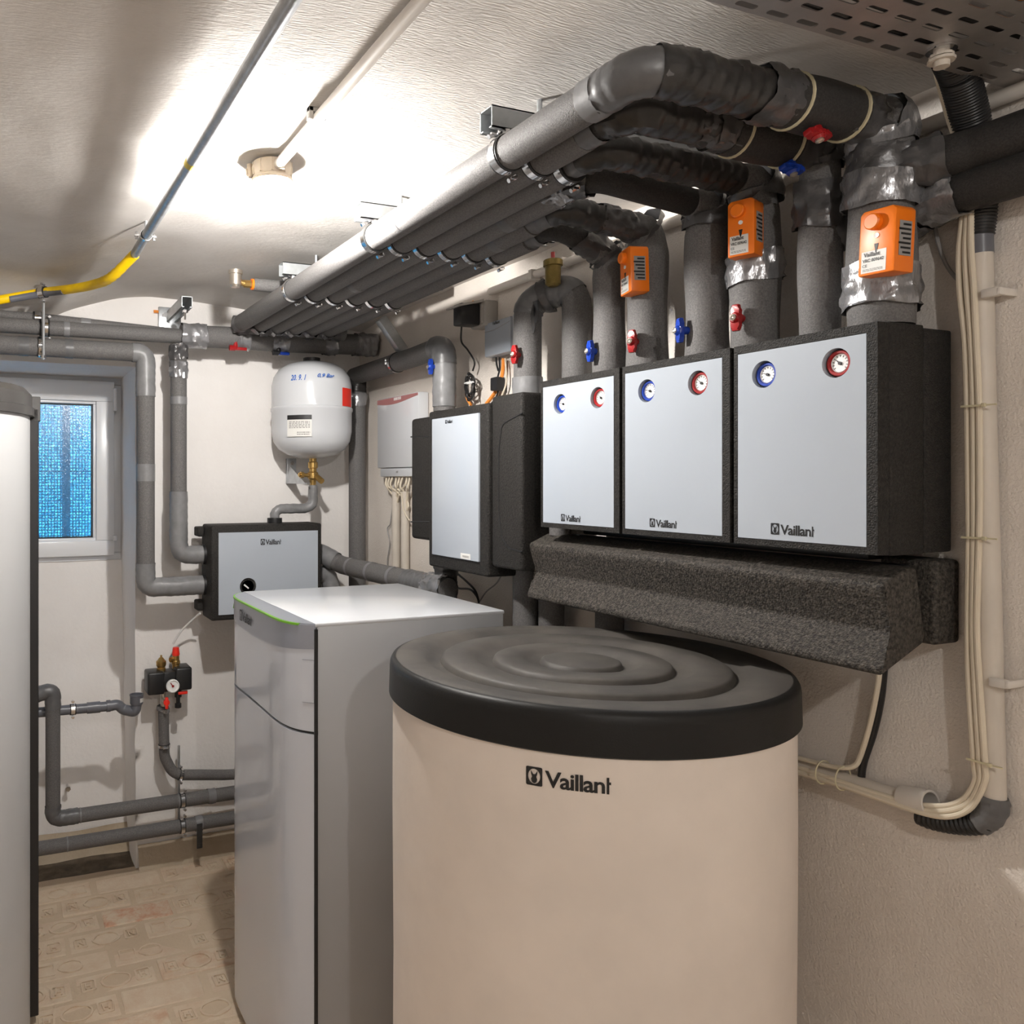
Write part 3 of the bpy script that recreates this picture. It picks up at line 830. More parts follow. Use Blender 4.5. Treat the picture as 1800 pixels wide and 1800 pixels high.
def station(label, y0, y1, gy, logo_uv, lw, off):
    t = thing('pump_station', label, 'pump station', (1.40, (y0+y1)/2, BZ0), 'black foam pump boxes in a row on the right wall')
    bm = BM(); box(bm, (BX+0.026, y0+0.002, BZ0), (1.405, y1-0.002, BZ1), 0.003, 2); mk('front_shell', bm, M_epp, t)
    bm = BM(); box(bm, (1.4075, y0+0.003, BZ0+0.002), (1.478, y1-0.003, BZ1-0.004), 0.004, 2); mk('rear_shell', bm, M_epp, t)
    bm = BM(); box(bm, (1.40, y0+0.01, BZ0+0.01), (1.4155, y1-0.01, BZ1-0.012)); mk('shell_joint', bm, M_black, t)
    # thin rim standing proud round the panel
    pz0, pz1 = BZ0+0.013, BZ1-0.017; py0, py1 = y0+0.020, y1-0.011
    bm = BM(); vs, fs = curve_mesh([[(y0+.003, BZ0+.002), (y1-.003, BZ0+.002), (y1-.003, BZ1-.002), (y0+.003, BZ1-.002)], [(py0, pz0), (py1, pz0), (py1, pz1), (py0, pz1)]], 0.0135)
    place(bm, (vs, fs), lambda v: V((BX+0.0125+v.z, v.x, v.y))); mk('rim', bm, M_epp, t)
    holes = [ell(0.0245, 0.0245, 32, g[0], g[1]) for g in gy]
    bm = BM(); place(bm, curve_mesh([[(py0+.001, pz0+.001), (py1-.001, pz0+.001), (py1-.001, pz1-.001), (py0+.001, pz1-.001)]] + holes, 0.0015), lambda v: V((BX+0.0005+v.z, v.x, v.y)))
    mk('front_panel', bm, M_panel, t, 'pale blue-white front panel')
    for g in gy:      # cup behind each opening
        bm = BM(); lathe(bm, [(0, -0.003), (0.0245, -0.003), (0.0245, 0.016), (0.0262, 0.016), (0.0262, -0.004), (0, -0.004)], V((BX+0.0185, g[0], g[1])), (-1, 0, 0), 32); mk('gauge_cup', bm, M_panel, t)
    gauge(t, gy[0][0], gy[0][1], M_blue, 'blue ringed thermometer', math.radians(-70))
    gauge(t, gy[1][0], gy[1][1], M_red, 'red ringed thermometer', math.radians(-50))
    p = PX(*logo_uv, BX)
    logo('wordmark', t, flat_frame((BX-0.001, p.y, p.z), (0, -1, 0), (0, 0, 1), (-1, 0, 0), lw, lw))
    return t
def gp(u, v): p = PX(u, v, BX); return (p.y, p.z)
st1 = station('wide black pump box nearest the conduit, under the lowest orange actuator', 0.862, 1.137, [gp(1343, 658), gp(1470, 638)], (1356, 939), 0.083, 0)
st2 = station('middle black pump box of the row of three with two thermometers', 1.140, 1.431, [gp(1137, 687), gp(1227, 673)], (1143, 926), 0.074, 0)
st3 = station('pump box with two thermometers next to the grey foam station without gauges', 1.434, 1.721, [gp(985, 710), gp(1051, 699)], (987, 916), 0.072, 0)

# ---- V-shaped manifold insulation hanging below the stations
bm = BM()
prof = [(1.363, 1.399), (1.304, 1.375), (1.303, 1.362), (1.326, 1.297), (1.296, 1.242), (1.299, 1.229), (1.402, 1.274), (1.406, 1.290), (1.385, 1.399)]
prism(bm, prof, 'y', 0.862, 1.782, 0.006, 3)
tag(mk('manifold_cover', bm, M_eppg, sharp=40), 'long V-grooved black foam manifold cover under the three pump boxes', 'manifold')
bm = BM(); box(bm, (1.432, 0.862, 1.268), (1.496, 0.955, 1.408), 0.008, 3)
eb = mk('end_block', bm, M_eppg); tag(eb, 'small black foam block on the wall at the manifold end by the conduit', 'foam block')
bm = BM(); box(bm, (1.412, 0.96, 1.401), (1.494, 1.70, 1.416), 0.003); box(bm, (1.412, 0.90, 1.28), (1.428, 1.75, 1.398), 0.003)
tag(mk('mounting_rail', bm, M_black), 'dark mounting rail in the gap between pump boxes and manifold cover', 'rail')

# ---- grey foam hydraulic station without gauges
gx = 1.272
def GY(u): d = ray(u, 844); return gx*d.y/d.x
gm = thing('hydraulic_station', 'black foam station with one tall white panel and hinged side covers', 'hydraulic station', (1.40, 2.1, 1.35))
gz0_, gz1_ = PX(842, 1012, gx).z, PX(850, 709, gx).z
yA, yB, yC, yD = GY(913), GY(858), GY(753), 1.296/gx*GY(722)        # right end, centre right, centre left, left end
bm = BM(); box(bm, (gx, yB, gz0_), (1.45, yC, gz1_), 0.008, 3); mk('centre_shell', bm, M_epp, gm)
pa, pb = PX(760, 737, gx-.004), PX(842, 988, gx-.004)
bm = BM(); box(bm, (gx-0.006, pb.y, pb.z), (gx+0.004, pa.y, pa.z), 0.002); mk('front_panel', bm, M_panel, gm, 'tall pale blue-white panel')
logo('wordmark', gm, flat_frame((gx-0.0062, PX(786, 745, gx).y, PX(786, 745, gx).z), (0, -1, 0), (0, 0, 1), (-1, 0, 0), 0.042, 0.046))
pt = PX(810, 979, gx-.006)
bm = BM(); box(bm, (gx-0.0068, pt.y-0.052, pt.z-0.004), (gx-0.005, pt.y, pt.z+0.012)); st = mk('type_label', bm, M_paper, gm, 'small paper type label')
text_on('print', st, '~2a', (gx-0.0072, pt.y-0.012, pt.z+0.001), (0, -1, 0), (0, 0, 1), (-1, 0, 0), 0.034, 0.005, M_greylab)
bm = BM(); box(bm, (gx+0.008, yA, 1.300), (1.40, yB-0.003, 1.772), 0.010, 3); mk('near_cover', bm, M_epp, gm)
bm = BM(); box(bm, (gx+0.024, yC+0.003, 1.345), (1.45, yD, 1.745), 0.012, 3); mk('far_cover', bm, M_epp, gm)
def groove(parent, pts, x, r=0.0022):
    bm = BM(); sweep(bm, fillet([V((x, a, b)) for a, b in pts], 0.03), r, 6); mk('joint_line', bm, M_black, parent)
groove(gm, [(yA-0.001, 1.715), (yA+0.06, 1.70), (yB-0.055, 1.69), (yB-0.040, 1.62), (yB-0.040, 1.45), (yB-0.055, 1.385), (yA+0.06, 1.358), (yA-0.001, 1.352)], gx+0.008)
groove(gm, [(yD, 1.685), (yC+0.03, 1.678), (yC+0.010, 1.66)], gx+0.0245)
groove(gm, [(yD, 1.40), (yC+0.03, 1.407), (yC+0.010, 1.42)], gx+0.0245)

# ---- brine box on the back wall
bx = thing('brine_box', 'black foam box with white panel and round dial, on the window wall under the vessel', 'hydraulic station', (0.98, 3.1, 1.008))
X0, X1, Z0, Z1, Y0, Y1 = 0.757, 1.207, 1.008, 1.369, 2.995, 3.19
bm = BM(); box(bm, (X0, Y0+0.004, Z0), (X1, Y1-0.05, Z1), 0.008, 3); mk('front_shell', bm, M_epp, bx)
bm = BM(); box(bm, (X0-0.022, Y1-0.06, Z0+0.02), (X0+0.06, Y1, Z0+0.06), 0.006); box(bm, (X0-0.022, Y1-0.07, Z1-0.05), (X0+0.06, Y1, Z1-0.012), 0.006); box(bm, (X0+0.01, Y1-0.06, Z0+0.02), (X1-0.01, Y1, Z1-0.012), 0.005); mk('rear_shell', bm, M_epp, bx)
pp0, pp1 = (0.785, 1.03), (1.188, 1.341)
bc = PY(436, 1031, Y0)
bm = BM(); place(bm, curve_mesh([[(pp0[0], pp0[1]), (pp1[0], pp0[1]), (pp1[0], pp1[1]), (pp0[0], pp1[1])], ell(0.036, 0.036, 36, bc.x, bc.z)], 0.002), lambda v: V((v.x, Y0+0.001+v.z, v.y))); mk('front_panel', bm, M_panel, bx, 'pale blue-white front panel')
bm = BM(); lathe(bm, [(0.038, 0.0), (0.038, 0.014), (0.033, 0.014), (0.032, 0.004), (0, 0.004), (0, 0)], V((bc.x, Y0+0.012, bc.z)), (0, -1, 0), 36); dd = mk('dial_housing', bm, M_panel, bx)
bm = BM(); lathe(bm, [(0, 0), (0.029, 0), (0.029, 0.004), (0.024, 0.006), (0.0, 0.006)], V((bc.x, Y0+0.010, bc.z)), (0, -1, 0), 32); mk('pressure_dial', bm, M_black, dd, 'black pressure dial')
bm = BM(); box(bm, (bc.x-0.018, Y0+0.001, bc.z-0.003), (bc.x+0.006, Y0+0.003, bc.z+0.003), 0, rot=Matrix.Rotation(0.7, 3, 'Y')); mk('needle', bm, M_dial, dd)
lp = PY(458, 958, Y0)
logo('wordmark', bx, flat_frame((lp.x, Y0-0.0015, lp.z), (1, 0, 0), (0, 0, 1), (0, -1, 0), 0.083, 0.095))
bm = BM(); cyl(bm, (1.04, 3.09, Z1-0.002), (1.04, 3.09, Z1+0.02), 0.030, 24); mk('spout_collar', bm, M_black, bx)

# ---- expansion vessel above it
ev = thing('expansion_vessel', 'white expansion vessel with red label and blue handwriting, hung on the window wall', 'vessel', (1.195, 3.08, 1.627))
EC = V((1.195, 3.08, 0)); er = 0.163
pf = [(0, 2.022), (0.05, 2.019), (0.10, 2.006), (0.135, 1.985), (0.155, 1.955), (er, 1.92), (er, 1.832), (er+0.004, 1.828), (er+0.004, 1.818), (er, 1.812), (er, 1.735), (0.155, 1.695), (0.135, 1.665), (0.10, 1.643), (0.05, 1.630), (0, 1.627)]
bm = BM(); lathe(bm, list(reversed(pf)), EC, seg=64); mk('body', bm, M_white, ev)
def on_vessel(u0, u1, v0, v1, m, name, label, k=0.0015, txt=None, shear=0.0, par=None):
    def hit(u, v, r=er+k):
        d = ray(u, v); a = d.x**2+d.y**2; b = -2*(d.x*EC.x+d.y*EC.y); c = EC.x**2+EC.y**2-r*r
        t = (-b-math.sqrt(max(0, b*b-4*a*c)))/(2*a); return CAM+d*t
    p, q = hit(u0, v0), hit(u1, v1)
    A0 = math.atan2(p.y-EC.y, p.x-EC.x); A1 = math.atan2(q.y-EC.y, q.x-EC.x)
    bm = BM(); f = lambda a, b: V((EC.x+(er+k)*math.cos(A0+(A1-A0)*a), EC.y+(er+k)*math.sin(A0+(A1-A0)*a), q.z+(p.z-q.z)*b))
    if txt:
        g = scale_geo(small_print(int(txt[1]), txt) if txt[0] == '~' else text_mesh(txt, 1.0, 0.015, 0, shear), 1.0, 1.0); place(bm, g, lambda v: f(v.x, v.y))
    else: grid(bm, 10, 2, f)
    return mk(name, bm, m, par or ev, label)
on_vessel(602, 617.2, 681, 716, M_redlab, 'red_label', 'red warning label')
wl = on_vessel(505, 548, 730, 767, M_paper, 'type_plate', 'white type plate')
on_vessel(505, 548, 730, 737, M_ink, 'header', None, 0.0022, par=wl)
on_vessel(508, 545, 741, 752, M_greylab, 'print', None, 0.0022, '~5e', par=wl)
on_vessel(522, 545, 759, 764, M_greylab, 'print', None, 0.0022, '~2f', par=wl)
on_vessel(511, 538, 659, 668, M_blueink, 'handwriting', 'blue handwriting', 0.002, '20. 9. 1', 0.3)
on_vessel(558, 588, 656, 665, M_blueink, 'handwriting', 'blue handwriting', 0.002, '0,9 Bar', 0.35)
bm = BM(); cyl(bm, (1.195, 3.08, 2.018), (1.195, 3.08, 2.035), 0.035); mk('top_cap', bm, M_black, ev)
# its wall bracket, brass valve and the flexible tube to the brine box
bk = thing('vessel_bracket', 'galvanised angle bracket under the expansion vessel', 'bracket', (1.10, 3.27, 1.51))
a, b = PY(504, 806, 3.262), PY(520, 850, 3.262); vx0 = PY(550, 830, 3.08).x
bm = BM(); box(bm, (a.x, 3.255, b.z), (b.x, 3.275, a.z), 0.002); box(bm, (a.x, 3.03, b.z), (vx0-0.03, 3.27, b.z+0.003), 0.001)
add_faces(bm, [(a.x+.002, 3.26, b.z), (a.x+.002, 3.26, a.z-0.02), (a.x+.002, 3.05, b.z+.004)], [(0, 1, 2)]); mk('angle', bm, M_galv, bk)
for dz in (0.02, 0.055):
    bm = BM(); cyl(bm, ((a.x+b.x)/2, 3.258, a.z-dz), ((a.x+b.x)/2, 3.245, a.z-dz), 0.009, 6); mk('bolt', bm, M_chrome, bk)
vb = thing('brass_cap_valve', 'brass cap valve under the white expansion vessel', 'valve', (1.192, 3.07, 1.54))
vx = PY(550, 830, 3.08).x
bm = BM(); lathe(bm, [(0, 1.632), (0.015, 1.632), (0.015, 1.615), (0.020, 1.612), (0.020, 1.590), (0.015, 1.587), (0.015, 1.575), (0.022, 1.57), (0.022, 1.548), (0.014, 1.54), (0.012, 1.518), (0, 1.518)], V((vx, 3.08, 0)), seg=20); mk('body', bm, M_brass, vb)
bm = BM(); cyl(bm, (vx, 3.08, 1.558), (vx-0.065, 3.07, 1.562), 0.008, 12); cyl(bm, (vx-0.045, 3.073, 1.5605), (vx-0.058, 3.071, 1.5615), 0.013, 8); mk('drain_spout', bm, M_brass, vb)
bm = BM(); cyl(bm, (vx+0.005, 3.07, 1.56), (vx+0.02, 3.03, 1.535), 0.012, 8); mk('cap', bm, M_brass, vb)
ft, FP = pipe('flexible_tube', 'thin grey wrapped tube from the brass valve down to the brine box', 'pipe', [([(vx, 3.08, 1.52), (vx, 3.08, 1.435), (vx-0.04, 3.085, 1.425), (1.06, 3.09, 1.425), (1.04, 3.09, 1.41), (1.04, 3.09, 1.385)], 0.017, 0.05, M_tapel)], part='sleeve')
band(ft, FP[0], 0.005, arc(FP[0])[-1]-0.005, 0.0175, 'wrapl')

# ================================================================== LAMPS
def bulkhead(name, label, x, y, gm_, group=None):
    zc = ceil_z(x, y)-0.006
    t = thing(name, label, 'lamp', (x, y, zc), group)
    bm = BM(); lathe(bm, [(0, 0), (0.045, 0), (0.047, -0.012), (0.043, -0.032), (0.040, -0.034), (0, -0.034)], V((x, y, zc)), seg=32)
    for k in range(10):
        a = 2*PI*k/10
        box(bm, (x+0.044*math.cos(a)-.003, y+0.044*math.sin(a)-.003, zc-0.030), (x+0.044*math.cos(a)+.003, y+0.044*math.sin(a)+.003, zc-0.002))
    mk('base', bm, M_ivory, t)
    for k in (0.6, 2.7, 4.8):
        bm = BM(); c = V((x+0.052*math.cos(k), y+0.052*math.sin(k), zc)); cyl(bm, c+V((0, 0, -0.030)), c, 0.007, 10); box(bm, c+V((-0.009, -0.004, -0.026)), c+V((0.004, 0.004, -0.012))); mk('lug', bm, M_ivory, t)
    bm = BM(); lathe(bm, [(0.046, -0.034), (0.048, -0.038), (0.046, -0.043), (0.040, -0.043), (0.040, -0.034)], V((x, y, zc)), seg=32); rg = mk('cage_ring', bm, M_ivory, t)
    gr, gh = 0.043, 0.058
    pr = [(gr*math.cos(a)**0.8 if a < PI/2-1e-3 else 0, -0.040-gh*math.sin(a)) for a in [PI/2*k/10 for k in range(11)]]
    bm = BM(); lathe(bm, pr, V((x, y, zc)), seg=32); mk('globe', bm, M_globe, t, 'hazy glass globe', sharp=80)
    bm = BM(); lathe(bm, [(0, -0.034), (0.010, -0.036), (0.012, -0.052), (0.021, -0.064), (0.023, -0.074), (0.019, -0.086), (0.010, -0.093), (0, -0.095)], V((x, y, zc)), seg=20); mk('bulb', bm, gm_, t, 'glowing bulb', sharp=80)
    for k in range(2):
        a = 0.5+PI/2*k; d = V((math.cos(a), math.sin(a), 0)); c = V((x, y, zc-0.041)); pts = []
        for j in range(17):
            b = PI*j/16; pts.append(c + d*0.0475*math.copysign(abs(math.cos(b))**0.8, math.cos(b)) + V((0, 0, -(gh+0.006)*math.sin(b))))
        bm = BM(); sweep(bm, pts, 0.0016, 6); mk('cage_wire', bm, M_ivory, t)
    return zc
LX, LY = 0.592, 1.775
lz = bulkhead('ceiling_lamp', 'lit caged bulkhead lamp on the vaulted ceiling', LX, LY, M_bulb)
bulkhead('ceiling_lamp', 'added fill lamp of the caged bulkhead kind, unseen behind the camera', 0.30, -0.75, M_bulb_fill)  # unseen lamp added to fill the near side with light
# cream conduit feeding the lamp
cz = lambda y: ceil_z(LX-0.006, y)-0.020
lc, LP = pipe('lamp_conduit', 'cream conduit along the ceiling feeding the caged lamp', 'conduit',
              [([(LX-0.003, -0.70, cz(-.7)), (LX-0.006, 0.4, cz(0.4)), (LX-0.004, 1.2, cz(1.2)), (LX, LY-0.035, lz-0.016)], 0.0115, 0.1, M_conduitw)], part='tube')
for y in (1.49, 0.55, -0.2):
    bm = BM(); box(bm, (LX-0.022, y-0.008, cz(y)-0.004), (LX-0.013, y+0.008, cz(y)+0.022), 0.001); box(bm, (LX+0.007, y-0.008, cz(y)-0.004), (LX+0.014, y+0.008, cz(y)+0.022), 0.001); box(bm, (LX-0.022, y-0.008, cz(y)+0.010), (LX+0.014, y+0.008, cz(y)+0.022), 0.001)
    mk('clip', bm, M_socket, lc)

# ================================================================== CEILING PIPES AND RISERS
PIPEZ, PR, PD = 2.140, 0.0325, 0.0714
def pxi(i): return 0.875 + PD*i
# risers: x, y, radius
RIS = {1: (1.382, 0.918, 0.049), 2: (1.386, 1.030, 0.0345), 3: (1.398, 1.176, 0.0455), 4: (1.388, 1.283, 0.043), 5: (1.402, 1.467, 0.045), 6: (1.386, 1.574, 0.038),
       7: (1.455, 1.777, 0.0365), 8: (1.386, 1.900, 0.041), 9: (1.386, 2.355, 0.036)}
def tz(i, v):       # height on riser i seen at image row v
    x, y, r = RIS[i]; Zc = sn*x + cs*y; return CAMZ + (CY-v)/F*Zc
def rp(i, v): return V((RIS[i][0], RIS[i][1], tz(i, v)))
yend = 3.02
info = {
 1: dict(lab='outermost grey ceiling pipe, turning down through the nearest orange actuator', hr=0.033, zb=1.79),
 2: dict(lab='second grey ceiling pipe from the left, with a blue valve overhead', hr=0.0295, zb=1.79),
 3: dict(lab='third grey ceiling pipe from the left, falling through the middle orange actuator', hr=0.027, zb=1.79),
 4: dict(lab='fourth grey ceiling pipe from the left, falling to the nearest blue riser valve', hr=0.028, zb=1.79),
 5: dict(lab='fifth grey ceiling pipe from the left, falling through the farthest orange actuator', hr=0.027, zb=1.79),
 6: dict(lab='innermost grey ceiling pipe, falling to the blue valve over the farthest pump box', hr=0.026, zb=1.79)}
CP = {}
for i in range(1, 7):
    d = info[i]; x, y, r = RIS[i]; px = pxi(i-1)
    zr = PIPEZ + (0.01 if i < 3 else 0)
    zc = {1: 2.14, 2: 2.135, 3: 2.13, 4: 2.115, 5: 2.12, 6: 2.09}[i]
    run = fillet([(px, yend, PIPEZ), (px, y+0.004, PIPEZ), (x-0.02, y, zc)], 0.052, 8)
    t = thing('insulated_pipe', d['lab'], 'pipe', (x, y, BZ1+0.004), 'grey insulated pipes side by side under the ceiling')
    tail = fillet([(px, y+0.10, PIPEZ), (px, y+0.004, PIPEZ), (x-0.0, y, zc), (x, y, 1.99)], 0.075, 8)
    # plain straight foam
    bm = BM(); sweep(bm, subpath(run, 0, s_at(run, (px, y+0.10, PIPEZ)), 0.2), PR, 24); mk('insulation', bm, M_foam, t)
    # bend and the stretch across to the wall
    s0 = s_at(run, (px, y+0.10, PIPEZ)); T = arc(run)[-1]
    hr = d['hr']
    bm = BM(); sweep(bm, subpath(run, s0, T, 0.02), hr*0.99, 24); mk('crossing_insulation', bm, M_foamd, t)
    # riser with slight bulges as the foam was cut and wrapped
    rr = fillet([(x-0.05, y, zc), (x, y, zc), (x, y, BZ1+0.004)], 0.06, 8)
    L = arc(rr)[-1]
    def rad(s, r=r, i=i):
        k = min(1.0, s*L/0.10)
        base = (hr*1.06)*(1-k) + r*k
        return base*(1 + 0.05*math.sin(s*9+i))
    bm = BM(); sweep(bm, subpath(rr, 0, L, 0.012), rad, 28); mk('riser_insulation', bm, M_foam, t)
    CP[i] = (t, run, rr, hr, r)
    # worn joints on the straight
for i, ys in {1: (2.80, 1.66), 2: (2.1,), 3: (2.25,), 4: (1.57,), 5: (1.72,), 6: (2.5,)}.items():
    t, run, rr, hr, r = CP[i]
    for y in ys:
        s = s_at(run, (pxi(i-1), y, PIPEZ)); band(t, run, s-0.001, s+0.0015, PR, 'joint')
        if i in (3, 4, 5): band(t, run, s, s+0.03, PR, 'joint')
# tape on bends and crossings (the photo shows them wound in dark tape)
def wound(i, f0, f1, kind='black', rk=1.0):
    t, run, rr, hr, r = CP[i]; s0 = s_at(run, (pxi(i-1), RIS[i][1]+0.10, PIPEZ)); T = arc(run)[-1]
    band(t, run, s0+(T-s0)*f0, s0+(T-s0)*f1, hr*rk, kind)
wound(1, -0.03, 0.03, 'wrapl'); wound(1, 0.02, 0.20, 'wrap'); wound(1, 0.18, 0.60, 'black', 1.02)
wound(2, -0.02, 0.08, 'wrap'); wound(2, 0.10, 0.50, 'black', 1.02); wound(2, 0.44, 0.58, 'ductd', 1.02)
wound(3, -0.05, 0.12, 'wrap'); wound(3, 0.12, 0.92, 'black', 1.02)
wound(4, -0.05, 0.14, 'duct', 1.0); wound(4, 0.14, 0.24, 'ductd', 1.03)
wound(5, -0.05, 0.22, 'wrap'); wound(5, 0.22, 0.62, 'black', 1.02); wound(5, 0.60, 1.0, 'ductd', 1.03)
wound(6, -0.05, 0.2, 'wrap'); wound(6, 0.66, 1.0, 'ductd', 1.03)
# fat sleeves round the valves on pipes 1 and 2
for i, f0, f1, rk in ((1, 0.62, 0.90, 0.043), (2, 0.58, 0.88, 0.042)):
    t, run, rr, hr, r = CP[i]; s0 = s_at(run, (pxi(i-1), RIS[i][1]+0.10, PIPEZ)); T = arc(run)[-1]
    p = subpath(run, s0+(T-s0)*f0, s0+(T-s0)*f1, 0.01)
    bm = BM(); sweep(bm, p, lambda s, rk=rk: rk*(0.93+0.09*math.sin(PI*min(1, max(0, s)))), 28); mk('valve_sleeve', bm, M_foamd, t)
    m_ = p[len(p)//2 - (2 if i == 1 else 9)]
    handle(t, m_ + V((0, -0.012, -rk*0.92)), (0.0, -0.30, -1), M_red if i == 1 else M_blue, 0.05, up=(1, 0, 0), label='red valve handle' if i == 1 else 'blue valve handle')
    for q in (p[2], p[-2]):
        s = s_at(run, q); bm = BM(); sweep(bm, subpath(run, s-0.002, s+0.002, 0.002), rk*1.035, 24); mk('cable_tie', bm, M_tie, t, 'pale cable tie')
    wound(i, 0.52 if i == 1 else 0.5, 0.64 if i == 1 else 0.6, 'ductd', 1.12)
    wound(i, 0.86, 1.0, 'ductd', 1.08)
# duct tape on the risers, given by the photo's rows
def tape(i, v0, v1, kind, k=1.0):
    t, run, rr, hr, r = CP[i]
    band(t, rr, s_at(rr, rp(i, v0)), s_at(rr, rp(i, v1)), r*k*1.03, kind)
tape(1, 165, 262, 'duct', 0.93); tape(1, 262, 315, 'ductd', 0.90); tape(1, 308, 368, 'duct', 1.0); tape(1, 470, 545, 'duct', 1.0)
tape(2, 225, 292, 'ductd', 1.0); tape(2, 320, 400, 'ductd', 1.04)
tape(3, 270, 350, 'ductd', 0.98); tape(3, 447, 497, 'duct', 1.0)
tape(4, 335, 400, 'ductd', 1.0); tape(5, 365, 408, 'ductd', 1.0); tape(6, 405, 450, 'ductd', 1.02)
def riser_handle(t, i, u, v, m, label):
    x, y, r = RIS[i]; p = PX(u, v, x-r)
    a = max(-1, min(1, (p.y-y)/r)); n = V((-math.sqrt(max(0.05, 1-a*a)), a, 0)).normalized()
    handle(t, V((x, y, p.z)) + n*(r+0.002), n, m, 0.052, label=label)
riser_handle(CP[3][0], 3, 1302, 560, M_red, 'red valve handle'); riser_handle(CP[4][0], 4, 1206, 581, M_blue, 'blue valve handle')
riser_handle(CP[5][0], 5, 1117, 601, M_red, 'red valve handle'); riser_handle(CP[6][0], 6, 1047, 618, M_blue, 'blue valve handle')

# header pipe at the window end that the six pipes run into
hd, HP_ = pipe('header_pipe', 'short grey header pipe joining the far ends of the six ceiling pipes', 'pipe', [([(0.855, 3.04, 2.142), (1.32, 3.04, 2.142)], 0.034, 0.05, M_foam)])
for i in range(6):
    band(CP[i+1][0], [V((pxi(i), 3.02, PIPEZ)), V((pxi(i), 2.95, PIPEZ))], 0, 0.04, PR, 'duct' if i else 'joint')
for s in (0.02, 0.10, 0.2, 0.30, 0.40): band(hd, HP_[0], s, s+0.035, 0.034, 'ductd')

# inverted U between riser 7 and riser 8
u0 = RIS[8]; u1 = RIS[7]; zu = tz(8, 532)
ub, UP = pipe('pipe_loop', 'upside-down U of grey insulated pipe carrying the brass air vent and hanging tape', 'pipe',
   [([(u0[0], u0[1], 1.775), (u0[0], u0[1], zu), (u1[0], u1[1], zu+0.03), (u1[0], u1[1], 1.46)], 0.0385, 0.055, M_foam)], loc=(u0[0], u0[1], 1.775))
q = UP[0]
band(ub, q, s_at(q, (u0[0], u0[1], tz(8, 698))), s_at(q, (u0[0], u0[1], tz(8, 664))), 0.040, 'wrapl')
sm = s_at(q, (u0[0], (u0[1]+u1[1])/2, zu+0.015))
band(ub, q, sm-0.075, sm+0.085, 0.039, 'wrap'); band(ub, q, sm-0.012, sm+0.012, 0.041, 'ductd')
bm = BM(); pm = subpath(q, sm, sm+0.001)[0]
for k, (dy, ln) in enumerate(((0.006, 0.085), (-0.010, 0.06))):
    vs = []
    for j in range(8):
        z = pm.z - 0.02 - ln*j/7; w = 0.010*(1-0.4*j/7); xx = pm.x-0.041-0.004*math.sin(j*0.9+k)
        vs += [(xx, pm.y+dy-w, z), (xx+0.003*math.sin(j), pm.y+dy+w, z)]
    add_faces(bm, vs, [(2*j, 2*j+1, 2*j+3, 2*j+2) for j in range(7)])
    add_faces(bm, [(a+0.0015, b, c) for a, b, c in vs], [(2*j, 2*j+2, 2*j+3, 2*j+1) for j in range(7)])
mk('tape_tail', bm, M_ductd, ub, 'loose hanging ends of grey tape')
riser_handle(ub, 8, 910, 624, M_red, 'red valve handle')
av = thing('air_vent', 'brass bottle air vent with red cap standing on the pipe loop', 'air vent', pm + V((0, -0.03, 0.04)))
pv = PX(972, 497, u0[0])
c = V((u0[0], pv.y, pv.z-0.010)); kz = (PX(972, 455, u0[0]).z-c.z)
bm = BM(); lathe(bm, [(0, 0.0), (0.012, 0.0), (0.020, 0.006), (0.021, kz*0.72), (0.0255, kz*0.74), (0.0255, kz*0.93), (0.022, kz*0.97), (0.006, kz*1.02), (0, kz*1.02)], c, seg=24); mk('body', bm, M_brassd, av)
bm = BM(); cyl(bm, c+V((0, 0, kz*1.0)), c+V((0, 0, kz*1.24)), 0.0055, 12); mk('cap', bm, M_red, av, 'small red cap')

# riser 9 with the pipe running back along the wall into the corner
x9, y9, r9 = RIS[9]; z9 = tz(9, 608)
t9, P9 = pipe('corner_pipe', 'grey wrapped pipe from the far corner to a blue valve over the gaugeless station', 'pipe',
   [([(1.42, 3.16, z9-0.005), (1.41, 2.6, z9), (x9, y9, z9), (x9, y9, 1.769)], 0.036, 0.055, M_foam), ([(1.425, 3.14, z9), (1.425, 3.14, 0.03)], 0.036, 0.05, M_foam)], loc=(x9, y9, 1.769))
q = P9[0]
band(t9, q, s_at(q, (x9, y9, tz(9, 715))), s_at(q, (x9, y9, tz(9, 632))), 0.0365, 'wrapl'); band(t9, q, s_at(q, (x9, y9, tz(9, 640))), s_at(q, (x9+.01, 2.42, z9)), 0.039, 'wrap')
riser_handle(t9, 9, 764, 645, M_blue, 'blue valve handle')
clamp(t9, q, s_at(q, (1.41, 2.75, z9)), 0.036, 0.022)
def zq(v, y=3.14, x=1.425): return CAMZ + (CY-v)/F*(sn*x+cs*y)
band(t9, P9[1], s_at(P9[1], (1.425, 3.14, zq(712))), s_at(P9[1], (1.425, 3.14, zq(690))), 0.0362, 'duct')
band(t9, P9[1], 0.0, s_at(P9[1], (1.425, 3.14, zq(690))), 0.0362, 'black')
bm = BM(); a = V((1.43, 2.74, z9+0.03)); b = PY(668, 566, 2.74)
d = (b-a).normalized(); U = V((0, 1, 0)); W = d.cross(U)
prism(bm, [(-.018, -.018), (.018, -.018), (.018, .018), (-.018, .018)], None, 0, (b-a).length, 0.002, fr=(a+V((0, -0.005, 0.012)), U, W, d))
tag(mk('channel_strut', bm, M_rail), 'slanting grey channel strut holding the corner pipe below the ceiling pipes', 'bracket')

